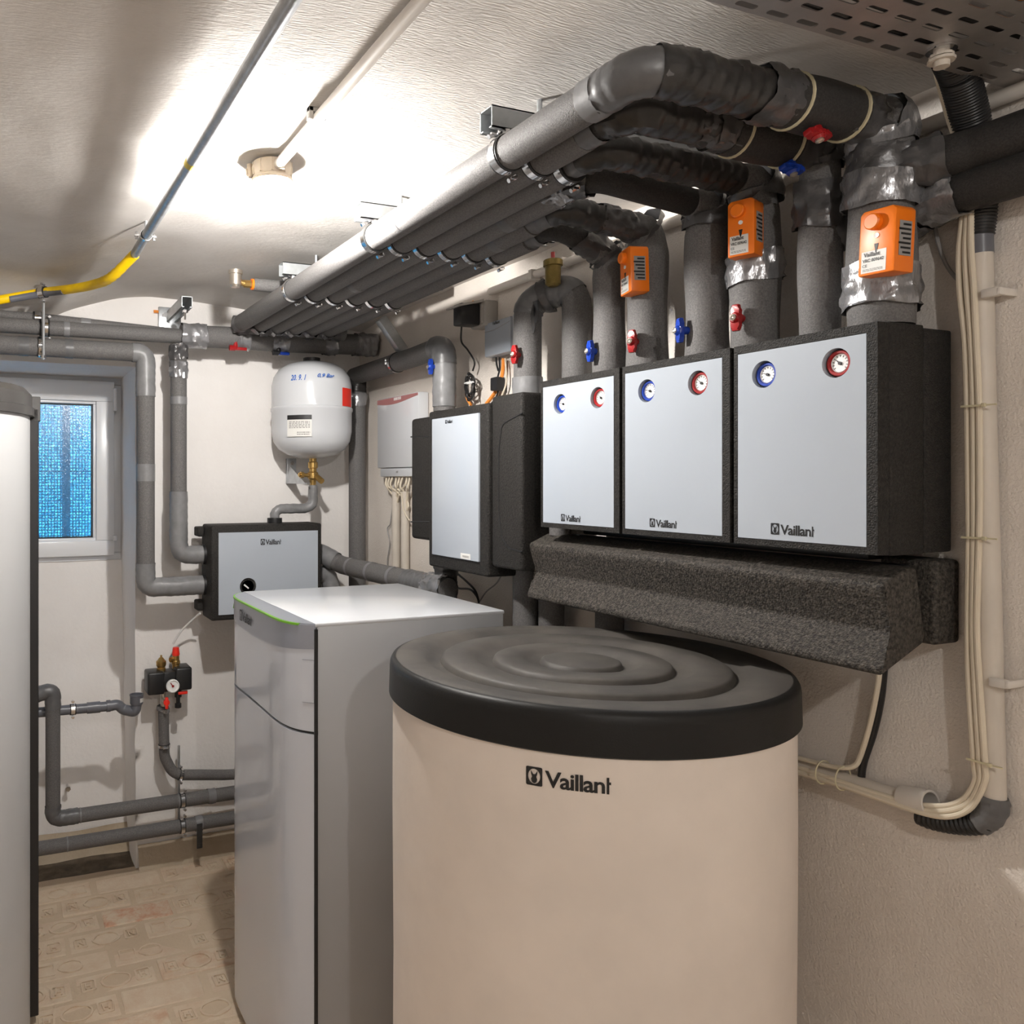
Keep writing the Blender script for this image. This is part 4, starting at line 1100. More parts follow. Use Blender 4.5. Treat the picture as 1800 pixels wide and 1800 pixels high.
# pipes leaving towards the camera along the right wall
pa, pb = PX(1640, 290, 1.425), PX(1640, 352, 1.435)
br, BP = pipe('branch_pipe', 'upper of two dark grey pipes leaving at the right edge, out of the taped riser', 'pipe', [([(1.392, 0.905, pa.z), (1.41, 0.86, pa.z), (1.43, 0.80, pa.z+.003), (1.43, 0.05, pa.z+0.01), (1.43, -1.2, pa.z+0.01)], 0.035, 0.04, M_foamd)], 'pipes running along the right wall')
band(br, BP[0], 0.012, 0.075, 0.0355, 'ductd')
b2, B2 = pipe('branch_pipe', 'lower of two dark grey pipes leaving at the right edge, elbowed behind the taped riser', 'pipe', [([(1.392, 1.035, pb.z-0.01), (1.43, 1.00, pb.z-0.012), (1.445, 0.93, pb.z-0.01), (1.437, 0.84, pb.z), (1.435, 0.05, pb.z+0.004), (1.435, -1.2, pb.z)], 0.033, 0.05, M_foamd)], 'pipes running along the right wall')
band(b2, B2[0], 0.02, 0.17, 0.034, 'ductd'); band(b2, B2[0], 0.17, 0.235, 0.034, 'duct')

# ================================================================== ACTUATORS
def actuator(label, c, n, up=V((0, 0, 1)), h=0.104, w=0.060, dp=0.044, tilt=0.0):
    n = V(n).normalized(); s = up.cross(n).normalized()          # s points to the near side of the face
    if tilt: R_ = Matrix.Rotation(tilt, 3, n); up = R_ @ up; s = R_ @ s
    t = thing('valve_actuator', label, 'actuator', c - up*h/2, 'orange valve actuators on the risers')
    fr = (V(c), s, up, n)
    bm = BM(); prism(bm, [(-w/2, -h/2), (w/2, -h/2), (w/2, h/2-0.006), (w/2-0.006, h/2), (-w/2+0.006, h/2), (-w/2, h/2-0.006)], None, 0, dp, 0.003, 2, fr=fr); mk('housing', bm, M_orange, t)
    bm = BM(); box_pts = (c + n*dp)
    lathe(bm, [(0, 0), (0.013, 0), (0.013, 0.008), (0.011, 0.010), (0, 0.010)], V(c)+up*h*0.30+n*dp-s*0.004, n, 24); mk('knob', bm, M_orange, t, 'round orange release knob')
    bm = BM(); lathe(bm, [(0, 0), (0.004, 0), (0.004, 0.0012), (0.002, 0.0008), (0, 0.0008)], V(c)+up*h*0.09+n*dp, n, 14); mk('screw', bm, M_dial, t)
    bm = BM(); prism(bm, [(-.0035, .006), (.0035, .006), (.001, -.008), (-.001, -.008)], None, dp, dp+.0006, fr=(V(c)-up*h*0.09, s, up, n)); mk('position_mark', bm, M_ink, t)
    lo = V(c) - up*(h*0.46) - s*(w*0.40) + n*dp
    lw, lh = w*0.68, h*0.33
    bm = BM(); prism(bm, [(0, 0), (lw, 0), (lw, lh), (0, lh)], None, 0, 0.0005, fr=(lo, s, up, n)); lb = mk('type_label', bm, M_paper, t, 'white type label')
    text_on('print', lb, 'Vaillant', lo+s*lw*.1+up*lh*.74+n*.0006, s, up, n, lw*.66, lh*.20, offset=0.02)
    text_on('print', lb, 'VRC 009642', lo+s*lw*.06+up*lh*.49+n*.0006, s, up, n, lw*.86, lh*.16, offset=0.02)
    text_on('print', lb, 'CE', lo+s*lw*.06+up*lh*.27+n*.0006, s, up, n, lw*.2, lh*.13)
    text_on('print', lb, '~2d', lo+s*lw*.08+up*lh*.08+n*.0006, s, up, n, lw*.8, lh*.10, M_greylab)
    # grey rating label on the near side
    so = V(c) + s*(w/2+0.0004) - up*h*0.26 + n*dp*0.22
    bm = BM(); prism(bm, [(0, 0), (dp*.6, 0), (dp*.6, h*.52), (0, h*.52)], None, 0, 0.0005, fr=(so, n*1.0, up, s)); sl = mk('wiring_label', bm, M_greylab, t, 'grey wiring label')
    bm = BM()
    for k in range(7):
        prism(bm, [(0, 0), (dp*(.38+.1*(k % 3)), 0), (dp*(.38+.1*(k % 3)), h*.03), (0, h*.03)], None, .0005, .001, fr=(so+n*dp*.05+up*h*(.03+.07*k), n, up, s))
    sl2 = mk('print', bm, M_ink, sl, kind='stuff')
    return t
def on_riser(i, u, v, n, gap=0.028, dp=0.044):
    x, y, r = RIS[i]
    return PX(u, v, x-r-gap) - V(n).normalized()*dp
n1 = V((-0.9986, 0.05, 0.0))
actuator('nearest orange actuator, on the duct taped riser above the widest pump box', on_riser(1, 1541, 424, n1), n1, tilt=-0.05)
n3 = V((-0.951, -0.309, 0.0))
actuator('middle orange actuator, above the red valve of the middle pump box', on_riser(3, 1302, 400, n3), n3, h=0.108, w=0.050, tilt=0.0)
n5 = V((-0.961, 0.276, 0.0))
actuator('farthest and smallest looking orange actuator, above the farthest pump box', on_riser(5, 1099, 477, n5), n5, h=0.105, w=0.052, tilt=0.05)

# ================================================================== CEILING RAILS WITH CLAMPS
def crail(bm, p0, p1, up, w=0.040, h=0.040, th=0.0025):
    p0, p1, up = V(p0), V(p1), V(up); d = (p1-p0).normalized(); s = d.cross(up).normalized()
    # open side faces down
    for (a0, a1, b0, b1) in ((-w/2, -w/2+th, 0, h), (w/2-th, w/2, 0, h), (-w/2, w/2, h-th, h), (-w/2, -w/2+0.010, 0, th), (w/2-0.010, w/2, 0, th)):
        prism(bm, [(a0, b0), (a1, b0), (a1, b1), (a0, b1)], None, 0, (p1-p0).length, fr=(p0, s, up, d))
    return bm
rails = []
for (lab, y, x0, x1, us) in (('zinc support rail nearest the camera with three pipe clamps', 1.285, 0.845, 1.40, (0, 1, 2)),
                       ('middle zinc support rail over the six pipes', 1.845, 0.838, 1.42, range(6)),
                       ('farthest zinc support rail over the six pipes, by the fresh air elbow', 2.44, 0.842, 1.42, range(6))):
    rz = CAMZ + 0.648
    t = thing('support_rail', lab, 'rail', ((x0+x1)/2, y, rz), 'support rails carrying the ceiling pipes')
    bm = BM(); crail(bm, (x0, y, rz), (x1, y, rz), (0, 0, 1)); mk('channel', bm, M_rail, t)
    for hx in (x0+0.12, x1-0.08):
        bm = BM(); cyl(bm, (hx, y, rz+0.03), (hx, y, ceil_z(hx, y)+0.01), 0.005, 8); mk('hanger_rod', bm, M_galv, t)
    for i in us:
        px = pxi(i); yc = y-0.022
        o = clamp(t, [V((px, yc-0.1, PIPEZ)), V((px, yc+0.1, PIPEZ))], 0.1, PR, 0.026, (0.5, 0, -0.86))
        bm = BM(); cyl(bm, (px, yc, PIPEZ+PR), (px, yc+0.012, rz+0.004), 0.004, 8); cyl(bm, (px, yc+0.010, rz-0.006), (px, yc+0.012, rz+0.001), 0.010, 6); cyl(bm, (px, yc, PIPEZ+PR+0.002), (px, yc, PIPEZ+PR+0.012), 0.008, 6); mk('threaded_stud', bm, M_chrome, o)
# bracket rail on the window wall
wb_ = thing('wall_bracket', 'zinc rail bracket reaching out from the window wall under the vault', 'bracket', (0.656, 3.25, 2.16))
bm = BM(); crail(bm, (0.656, 2.955, 2.175), (0.66, 3.25, 2.175), (0, 0, 1)); mk('channel', bm, M_rail, wb_)
bm = BM(); pl_ = PY(285, 548, 3.25); box(bm, (pl_.x-0.012, 3.262, 2.115), (0.70, 3.272, 2.235), 0.003); mk('wall_plate', bm, M_galv, wb_)
bm = BM(); cyl(bm, (pl_.x+0.012, 3.262, 2.20), (pl_.x+0.012, 3.245, 2.20), 0.011, 6); mk('bolt', bm, M_chrome, wb_)
bm = BM(); cyl(bm, (pl_.x-0.03, 3.268, 2.215), (pl_.x-0.012, 3.268, 2.215), 0.006, 8); mk('wall_plug', bm, M_orangec, wb_, 'orange wall plug')
bm = BM(); cyl(bm, (0.655, 2.985, 2.175), (0.655, 2.985, 2.135), 0.004, 8); cyl(bm, (0.655, 2.985, 2.160), (0.655, 2.985, 2.170), 0.011, 6); mk('threaded_stud', bm, M_chrome, wb_)

# ================================================================== BACK WALL PIPES
yb = 3.10
def LB(u, v, y=yb): return PY(u, v, y)
zA, zB, zC = LB(0, 552).z, LB(0, 571).z, LB(0, 606).z
tA, PA_ = pipe('insulated_pipe', 'thin upper grey pipe along the window wall at the vault', 'pipe', [([(-0.9, yb+0.03, zA+0.01), (LB(80, 550).x, yb+0.03, zA), (LB(330, 588).x, yb+0.01, zB+0.012)], 0.0185, 0.3, M_foam)], 'grey pipes along the window wall')
tB, PB_ = pipe('insulated_pipe', 'middle grey pipe along the window wall ending in crumpled tape by the corner', 'pipe', [([(-0.9, yb, zB), (1.44, yb, zB)], 0.027, 0.1, M_foam)], 'grey pipes along the window wall')
def sB(u): return s_at(PB_[0], LB(u, 590))
band(tB, PB_[0], sB(112), sB(122), 0.0275, 'jointl')
band(tA, PA_[0], s_at(PA_[0], LB(143, 562)), s_at(PA_[0], LB(160, 565)), 0.0187, 'jointl')
thick = [LB(318, 590), LB(413, 594), LB(500, 601), LB(658, 607)]
bm = BM(); sweep(bm, subpath(thick, 0, arc(thick)[-1], 0.05), 0.0425, 24); mk('outer_insulation', bm, M_foam, tB)
for u0_, u1_ in ((320, 364), (414, 438), (478, 505), (568, 588), (622, 659)): band(tB, thick, s_at(thick, LB(u0_, 600)), s_at(thick, LB(u1_, 600)), 0.043, 'duct')
x1_ = LB(256, 700).x; z1_ = LB(256, 1033).z
tC, PC_ = pipe('insulated_pipe', 'lowest grey pipe over the window, turning down beside it into the brine box', 'pipe', [([(-0.9, yb, zC), (x1_, yb, zC), (x1_, yb, z1_), (X0-0.004, yb, z1_)], 0.034, 0.036, M_foam)], 'grey pipes along the window wall')
q = PC_[0]
for u0_, u1_ in ((33, 50), (114, 128)): band(tC, q, s_at(q, LB(u0_, 606)), s_at(q, LB(u1_, 606)), 0.0342, 'joint')
band(tC, q, s_at(q, LB(232, 606)), s_at(q, LB(256, 697)), 0.0342, 'wrapl'); band(tC, q, s_at(q, LB(256, 816)), s_at(q, LB(256, 846)), 0.0342, 'jointl')
band(tC, q, s_at(q, LB(256, 990)), arc(q)[-1]-0.002, 0.0344, 'wrapl')
x2_ = LB(314, 700).x; z2_ = LB(314, 976).z
tD, PD_ = pipe('insulated_pipe', 'grey pipe dropping right of the first one into the brine box upper port', 'pipe', [([(x2_, yb, zB-0.03), (x2_, yb, z2_), (X0-0.004, yb, z2_)], 0.031, 0.06, M_foam)], 'grey pipes along the window wall')
q = PD_[0]
band(tD, q, 0, s_at(q, LB(314, 632)), 0.0318, 'ductd'); band(tD, q, s_at(q, LB(314, 634)), s_at(q, LB(314, 662)), 0.0315, 'duct'); band(tD, q, s_at(q, LB(314, 698)), s_at(q, LB(314, 711)), 0.0315, 'jointl')
band(tD, q, s_at(q, LB(314, 864)), arc(q)[-1]-0.004, 0.0325, 'wrapl')
for z in (z1_, z2_):
    bm = BM(); cyl(bm, (X0-0.010, yb, z), (X0+0.004, yb, z), 0.040, 24); mk('port_collar', bm, M_black, bx)
# red and blue flow markers / valves under the middle pipe
for (u, v, m, l, nm) in ((415, 613, M_red, 'small red valve lever under the middle pipe above the window wall', 'red'), (490, 621, M_blue, 'small dark blue valve lever under the taped pipe left of the vessel', 'blue')):
    p = LB(u, v+2)
    t = thing('pipe_valve', l, 'valve', p)
    bm = BM(); box(bm, p+V((-0.02, -0.035, -0.006)), p+V((0.035, -0.020, 0.006)), 0.003); mk('lever', bm, m, t)
    bm = BM(); cyl(bm, p+V((-0.01, -0.028, -0.004)), p+V((-0.01, -0.028, 0.03)), 0.009, 10); cyl(bm, p+V((-0.035, -0.028, 0.002)), p+V((-0.012, -0.028, 0.002)), 0.011, 8); mk('body', bm, m if nm == 'red' else M_black, t)
# threaded hanger that carries the pipes and the gas hose at the left
hx = LB(75, 560).x
hg = thing('pipe_hanger', 'threaded rod with clamps carrying gas hose and grey pipes over the window', 'hanger', (hx, 3.05, zC-0.04))
bm = BM(); cyl(bm, (hx, 3.055, zC-0.05), (hx, 3.055, ceil_z(hx, 3.055)+0.01), 0.005, 8); mk('threaded_rod', bm, M_galv, hg)
clamp(hg, PB_[0], s_at(PB_[0], V((hx+0.006, yb, zB))), 0.029, 0.034, (0, 0, 1)); clamp(hg, PA_[0], s_at(PA_[0], V((hx-0.015, yb, zA))), 0.021, 0.034, (0, 0, 1))
clamp(hg, PC_[0], s_at(PC_[0], V((hx-0.01, yb, zC))), 0.034, 0.016)
bm = BM(); cyl(bm, (hx, 3.06, zC-0.045), (hx, 3.06, zC-0.036), 0.010, 6); mk('nut', bm, M_chrome, hg)

# ---- gas pipe: galvanised tube with yellow bands running into a yellow sleeve
gx_ = 0.394; gz_ = CAMZ+0.690
ga = V((gx_, 2.50, gz_-0.006)); yg = 3.0
gpts = [V((gx_, -1.5, gz_)), V((gx_, 2.42, gz_-0.004)), ga]
hose = smooth_path([ga, PY(196, 487, 2.62), PY(165, 500, 2.74), PY(125, 508, 2.86), PY(75, 514, 3.0), PY(0, 527, 3.02), PY(-120, 548, 3.03)], 8)
gt, GP_ = pipe('gas_pipe', 'galvanised gas pipe along the ceiling left of the lamp, running into a yellow sleeve', 'pipe', [(gpts, 0.0135, 0.05, M_galv)], part='tube', loc=(gx_, 1.5, gz_))
bm = BM(); sweep(bm, subpath(hose, 0, arc(hose)[-1], 0.012), 0.0155, 20, True, lambda s, th: 0.0011*math.sin(s*300)*(1 if 0.06 < s < 0.2 else 0.1)); mk('sleeve', bm, M_yellow, gt, 'yellow sleeve')
for (u, v) in ((336, 282), (222, 456)):
    d = ray(u, v); yy = (gz_-CAMZ)/d.z*d.y; s = s_at(GP_[0], (gx_, yy, gz_)); bm = BM(); sweep(bm, subpath(GP_[0], s-0.012, s+0.012, 0.01), 0.0142, 20); mk('yellow_band', bm, M_yelband, gt)
sg0, sg1 = s_at(hose, PY(112, 512, 2.9)), s_at(hose, PY(17, 525, 3.02))
bm = BM(); sweep(bm, [p+V((0, -0.006, -0.005)) for p in subpath(hose, sg0, sg1, 0.02)], 0.0125, 16); mk('bare_tube', bm, M_pvc, gt, 'bare grey tube under the sleeve')
d = ray(245, 410); yy = (gz_-CAMZ)/d.z*d.y
gc = thing('pipe_clip', 'steel clamp holding the gas pipe to the ceiling', 'clamp', (gx_, yy, gz_))
clamp(gc, GP_[0], s_at(GP_[0], (gx_, yy, gz_)), 0.0135, 0.02, (1, 0, 0)); bm = BM(); cyl(bm, (gx_, yy, gz_+0.015), (gx_, yy, ceil_z(gx_, yy)+0.012), 0.004, 8); mk('threaded_stud', bm, M_galv, gc)
clamp(hg, hose, s_at(hose, PY(75, 514, 3.0)), 0.0175, 0.03, (0, 0, 1))

# ---- brass/nickel air vent elbow sticking out of the ceiling pipes
ya = 2.62
va = PY(445, 500, ya); vb_ = PY(425, 496, ya); vc = PY(412, 489, ya)
sp = thing('vent_elbow', 'nickel vent elbow with orange ring on a grey stub left of the pipe bundle', 'air vent', vc)
bm = BM(); cyl(bm, va, va+V((0.36, 0, 0.0)), 0.021, 24); mk('insulation', bm, M_foam, sp)
bm = BM(); cyl(bm, va+V((-0.007, 0, 0)), va+V((0.003, 0, 0)), 0.0185, 20); mk('ring', bm, M_orange, sp, 'orange ring')
bm = BM(); cyl(bm, va+V((-0.032, 0, 0)), va+V((-0.005, 0, 0)), 0.013, 8); cyl(bm, va+V((-0.045, 0, 0.004)), va+V((-0.03, 0, 0)), 0.010, 12); mk('fitting', bm, M_brass, sp)
bm = BM(); lathe(bm, [(0, -0.030), (0.014, -0.030), (0.020, -0.022), (0.0205, 0.012), (0.024, 0.014), (0.024, 0.026), (0.019, 0.028), (0.018, 0.018), (0, 0.018)], vc+V((0.004, 0, 0.0)), seg=24); mk('cup', bm, M_nickel, sp)

# ================================================================== CABLE TRAY, top right
tz0, ty0, ty1, tx0, tx1 = 2.160, 0.47, 0.79, 0.42, 1.48
tr = thing('cable_tray', 'perforated steel cable tray under the ceiling, above the wall cables', 'cable tray', (1.0, 0.63, tz0))
holes = []
for r in range(11):
    y = ty1-0.0125 - 0.0282*r
    for k in range(18):
        x = tx0+0.04 + 0.0562*k + (0.028 if r % 2 else 0)
        if x < tx1-0.03: holes.append(rrect(0.036, 0.0095, 0.0045, 3, x, y))
bm = BM(); place(bm, curve_mesh([[(tx0, ty0), (tx1, ty0), (tx1, ty1), (tx0, ty1)]] + holes, 0.0008), lambda v: V((v.x, v.y, tz0+v.z))); mk('perforated_base', bm, M_tray, tr)
for y in (ty0, ty1):
    bm = BM(); box(bm, (tx0, y-0.001, tz0), (tx1, y+0.001, tz0+0.045)); mk('side_wall', bm, M_tray, tr)
bm = BM(); box(bm, (0.9, ty0+.02, tz0+0.062), (0.94, ty1-.02, tz0+0.09)); mk('hanger_bar', bm, M_rail, tr)
for y in (ty0+.04, ty1-.04):
    bm = BM(); cyl(bm, (0.92, y, tz0-0.004), (0.92, y, ceil_z(0.92, y)+0.01), 0.004, 8); mk('threaded_rod', bm, M_galv, tr)
g = PZ(1655, 84, tz0)
gl = thing('cable_gland', 'pale plastic cable gland screwed through the cable tray', 'gland', g + V((0, 0, -0.03)))
bm = BM(); cyl(bm, g+V((0, 0, -0.028)), g+V((0, 0, 0.012)), 0.010, 16); mk('body', bm, M_conduit, gl)
for dz, rr in ((-0.001, 0.019), (-0.010, 0.015), (-0.016, 0.017)):
    bm = BM(); cyl(bm, g+V((0, 0, dz-0.004)), g+V((0, 0, dz)), rr, 10 if rr < .018 else 20); mk('ring', bm, M_chrome if rr > .018 else M_conduit, gl)

# ================================================================== RIGHT WALL: conduits and cables
xc = 1.478
def corr(a, p=0.0075): return lambda s, th: a*math.sin(2*PI*s/p)
rc, RP_ = pipe('wall_conduit', 'vertical beige conduit on the right wall with black corrugated ends', 'conduit',
               [([PX(1724, 446, xc), PX(1729, 700, xc), PX(1737, 1000, xc), PX(1747, 1402, xc)], 0.0165, 0.5, M_conduit)], part='tube')
bm = BM(); cyl(bm, PX(1724, 447, xc), PX(1723, 412, xc), 0.0172, 20); mk('coupling', bm, M_pvc, rc, 'dark grey coupling')
top = smooth_path([PX(1723, 414, xc), PX(1726, 366, xc), PX(1722, 300, 1.474), PX(1708, 220, 1.45), PX(1688, 140, 1.40), PX(1672, 100, 1.36)], 8)
bm = BM(); sweep(bm, subpath(top, 0, arc(top)[-1], 0.00125), lambda s: 0.0185+0.007*min(1, s*1.6), 24, True, corr(0.0010, 0.005)); mk('corrugated_sleeve', bm, M_black, rc, 'black corrugated sleeve', sharp=80)
low = smooth_path([PX(1747, 1400, xc), PX(1744, 1428, xc), PX(1722, 1446, xc), PX(1680, 1447, xc), PX(1640, 1440, xc), PX(1618, 1432, xc)], 8)
bm = BM(); sweep(bm, subpath(low, 0.03, arc(low)[-1], 0.00125), 0.0172, 20, True, corr(0.0012)); mk('corrugated_sleeve', bm, M_black, rc, 'black corrugated sleeve', sharp=80)
bm = BM(); sweep(bm, subpath(low, 0.0, 0.055, 0.004), 0.0185, 24, True, wrinkle(0.0022, 0.012, 0.3)); mk('tape_wrap', bm, M_tape, rc, 'wrinkled grey tape on the bend')
for (u, v) in ((1746, 516), (1760, 1199)):
    p = PX(u, v, 1.47); bm = BM(); box(bm, (1.455, p.y-0.014, p.z-0.007), (1.466, p.y+0.010, p.z+0.007), 0.002); box(bm, (1.455, p.y-0.018, p.z-0.006), (1.503, p.y-0.011, p.z+0.006), 0.002); mk('clip', bm, M_conduitw, rc)
# three cream cables hanging beside it
cab = [
 [(1645, 122), (1660, 180), (1679, 245), (1695, 310), (1692, 380), (1686, 440), (1687, 510), (1696, 600), (1700, 715), (1702, 850), (1703, 945), (1701, 1100), (1703, 1200), (1712, 1337), (1714, 1372), (1690, 1407), (1648, 1417), (1590, 1408), (1520, 1388), (1457, 1367), (1370, 1338)],
 [(1653, 120), (1668, 180), (1686, 243), (1702, 310), (1700, 380), (1697, 440), (1700, 510), (1707, 600), (1711, 715), (1712, 850), (1712, 945), (1710, 1100), (1714, 1200), (1722, 1337), (1722, 1376), (1700, 1413), (1655, 1426), (1600, 1419), (1530, 1396), (1460, 1374), (1370, 1346)],
 [(1661, 118), (1676, 180), (1693, 241), (1709, 310), (1707, 375), (1707, 440), (1712, 510), (1716, 600), (1721, 715), (1722, 850), (1721, 945), (1717, 1100), (1722, 1200), (1731, 1337), (1731, 1374), (1708, 1418), (1672, 1435), (1625, 1430), (1543, 1403), (1485, 1383), (1370, 1348)]]
cl = ['of three long cream cables on the right wall, the one farthest from the beige conduit', 'middle one of three long cream cables on the right wall by the beige conduit', 'one of three long cream cables on the right wall, touching the beige conduit']
cl[0] = 'long cream wall cable farthest from the beige conduit'
for k, (pts, l) in enumerate(zip(cab, ['long cream wall cable hanging farthest from the beige conduit, inner one of the loop', 'long cream wall cable in the middle of the three beside the beige conduit', 'long cream wall cable touching the beige conduit, outer one of the loop'])):
    xx = 1.462-0.002*k
    P3 = [PX(u, v, 1.40+0.02*i if i < 3 else xx) for i, (u, v) in enumerate(pts)]
    bm = BM(); sweep(bm, smooth_path(P3, 6), 0.0046, 10); tag(mk('wall_cable', bm, M_cable), l, 'cable', 'cream cables looping down the right wall')
for k, (u, v, w) in enumerate(((1712, 714, 0.030), (1713, 945, 0.028), (1722, 1337, 0.027))):
    p = PX(u, v, 1.46); t_ = BM(); box(t_, (1.450, p.y-0.017, p.z-0.0016), (1.452, p.y+0.014, p.z+0.0016)); box(t_, (1.4515, p.y-0.036, p.z-0.0012), (1.4535, p.y-0.016, p.z+0.0012)); box(t_, (1.448, p.y-0.022, p.z-0.003), (1.453, p.y-0.016, p.z+0.003), 0.0008)
    tag(mk('cable_tie', t_, M_tie), ['pale cable tie round the wall cables beside the widest pump box', 'pale cable tie round the wall cables level with the pump box bottoms', 'pale cable tie round the wall cables just above the bottom bend'][k], 'cable tie', 'ties on the wall cables')
# horizontal trunk at the bottom
pa, pb = PX(1380, 1338, 1.480), PX(1598, 1408, 1.480)
tk = thing('wall_conduit', 'sloping beige conduit low on the right wall behind the tank, ending in an open sleeve', 'conduit', pb)
bm = BM(); cyl(bm, pa + (pa-pb)*2.0, pb, 0.0155, 20); mk('tube', bm, M_conduit, tk)
pc = PX(1588, 1402, 1.478); pd_ = PX(1636, 1412, 1.474); pq = PX(1612, 1408, 1.476); d_ = (pd_-pc).normalized()
bm = BM(); lathe(bm, [(0.0, 0.002), (0.021, 0), (0.022, 0.004), (0.022, (pd_-pc).length), (0.018, (pd_-pc).length), (0.017, 0.012), (0, 0.012)], pc, d_, 24); mk('open_sleeve', bm, M_conduitw, tk)
bm = BM(); cyl(bm, pc+d_*0.013, pc+d_*0.02, 0.0168, 20); mk('dark_bore', bm, M_black, tk)
for (u, v) in ((1455, 1367), (1490, 1378)):
    p = PX(u, v, 1.47); bm = BM(); s_ = [V((1.4625+0.021*math.cos(a)-.005, p.y, p.z+0.012+0.022*math.sin(a))) for a in [2*PI*k/16 for k in range(17)]]
    sweep(bm, s_, 0.0014, 6); tag(mk('cable_tie', bm, M_tie), 'pale tie on the sloping conduit, ' + ('nearer the tank' if u < 1470 else 'nearer the black corrugated bend'), 'cable tie', 'ties on the sloping conduit')
cc = smooth_path([PX(1546, 1175, 1.468), PX(1543, 1205, 1.468), PX(1530, 1270, 1.470), PX(1512, 1330, 1.472), PX(1500, 1347, 1.466), PX(1475, 1349, 1.462), PX(1440, 1342, 1.462), PX(1365, 1321, 1.462)], 6)
bm = BM(); sweep(bm, cc, 0.0046, 10); tag(mk('wall_cable', bm, M_cable), 'short cream cable from under the manifold cover to the sloping conduit', 'cable')
cc = smooth_path([PX(1554, 1175, 1.480), PX(1548, 1230, 1.482), PX(1536, 1285, 1.484), PX(1518, 1340, 1.484), PX(1514, 1368, 1.484)], 6)
bm = BM(); sweep(bm, cc, 0.0062, 10); tag(mk('wall_cable', bm, M_black), 'short black cable behind the cream one under the manifold cover', 'cable')
cc = smooth_path([PX(1640, 380, 1.49), PX(1650, 430, 1.49), PX(1666, 470, 1.488), PX(1690, 498, 1.484), PX(1706, 508, 1.48)], 6)
bm = BM(); sweep(bm, cc, 0.0032, 8); tag(mk('wall_cable', bm, M_greylab), 'thin grey cable curving down right of the duct taped riser', 'cable')

# conduit along the top of the right wall
zt_ = PX(1100, 422, 1.484).z
tp, TP = pipe('wall_conduit', 'long cream conduit along the top of the right wall above the stations', 'conduit', [([(1.484, 2.23, zt_), (1.484, 1.6, zt_), (1.484, 0.9, zt_), (1.484, -1.5, zt_)], 0.0125, 0.1, M_conduitw)], part='tube')
for y in (2.0, 1.86, 1.2): 
    bm = BM(); box(bm, (1.466, y-0.008, zt_-0.016), (1.50, y+0.008, zt_+0.014), 0.002); mk('clip', bm, M_conduitw, tp)

# ================================================================== CONTROLS ON THE RIGHT WALL
def PW(u, v, x=1.455): return PX(u, v, x)
ct = thing('wall_controller', 'flat white control box with red-grey wave along its top, on the right wall', 'controller', (1.47, 2.83, 1.55))
x = 1.452; a, b = PW(663, 705, x), PW(735, 690, x)
ya0, ya1 = b.y, a.y; zt0, zb0 = PW(663, 703, x).z, PW(663, 838, x).z
bm = BM(); box(bm, (x, ya0, zb0+0.035), (1.497, ya1, zt0), 0.005, 2); mk('cover', bm, M_white, ct)
bm = BM(); box(bm, (x+0.004, ya0+0.006, zb0), (1.497, ya1-0.02, zb0+0.033), 0.004, 2); mk('terminal_cover', bm, M_white, ct)
wv = [(ya1-0.003, zt0-0.004), (ya0+0.003, zt0-0.004)] + [(ya0+0.003+(ya1-ya0-0.006)*k/16, zt0-0.020-0.010*math.sin(PI*(k/16-0.2)*1.2)) for k in range(17)]
bm = BM(); prism(bm, wv, 'x', x-0.0012, x+0.001); mk('wave_band', bm, M_redband, ct, 'red-grey wave band')
text_on('wordmark', ct, '~1b', (x-0.0014, (ya0+ya1)/2+0.02, zt0-0.017), (0, -1, 0), (0, 0, 1), (-1, 0, 0), 0.06, 0.011, M_dial)
text_on('print', ct, '~1c', (x+0.0035, (ya0+ya1)/2+0.01, zb0+0.014), (0, -1, 0), (0, 0, 1), (-1, 0, 0), 0.016, 0.008, M_greylab)
for k in range(8):
    y = ya1-0.05-0.028*k
    tgt = ((1.478, ya1-0.12), (1.478, ya1-0.21))[k % 2]
    bm = BM(); sweep(bm, smooth_path([V((1.475, y, zb0+0.01)), V((1.462-0.004*(k % 3), y-0.01, zb0-0.03-0.006*(k % 2))), V((1.47, (y+tgt[1])/2, zb0-0.06)), V((tgt[0], tgt[1]+0.008*((k % 3)-1), zb0-0.105)), V((tgt[0], tgt[1], zb0-0.13))], 6), 0.0042, 8)
    tag(mk('control_cable', bm, M_cable), ['first', 'second', 'third', 'fourth', 'fifth', 'sixth', 'seventh', 'eighth'][k] + ' short cream cable from the left under the flat white control box', 'cable', 'cables under the white control box')
for k, u in enumerate((696, 712)):
    p = PX(u, 864, 1.478); q = PX(u-1, 1040, 1.478)
    tag(mk('wall_conduit', cyl(BM(), (1.478, p.y, 0.6), (1.478, p.y, p.z), 0.0165, 20), M_conduit), ('left' if k == 0 else 'right') + ' one of two short upright beige conduits under the white control box', 'conduit', 'conduits under the control box')
pts = [PX(690, 890, 1.49), PX(686, 920, 1.49), PX(681, 930, 1.49), PX(685, 955, 1.49), PX(681, 985, 1.49), PX(681, 1010, 1.49)]
tag(mk('control_cable', sweep(BM(), smooth_path(pts, 6), 0.0022, 8), M_greylab), 'thin grey wire wavering down the wall left of the two upright conduits', 'cable')
tag(mk('control_cable', sweep(BM(), smooth_path([PX(706, 866, 1.46), PX(708, 890, 1.46), PX(713, 905, 1.462), PX(720, 915, 1.47)], 6), 0.0024, 8), M_cable), 'thin loose cream wire curling in front of the two upright conduits', 'cable')

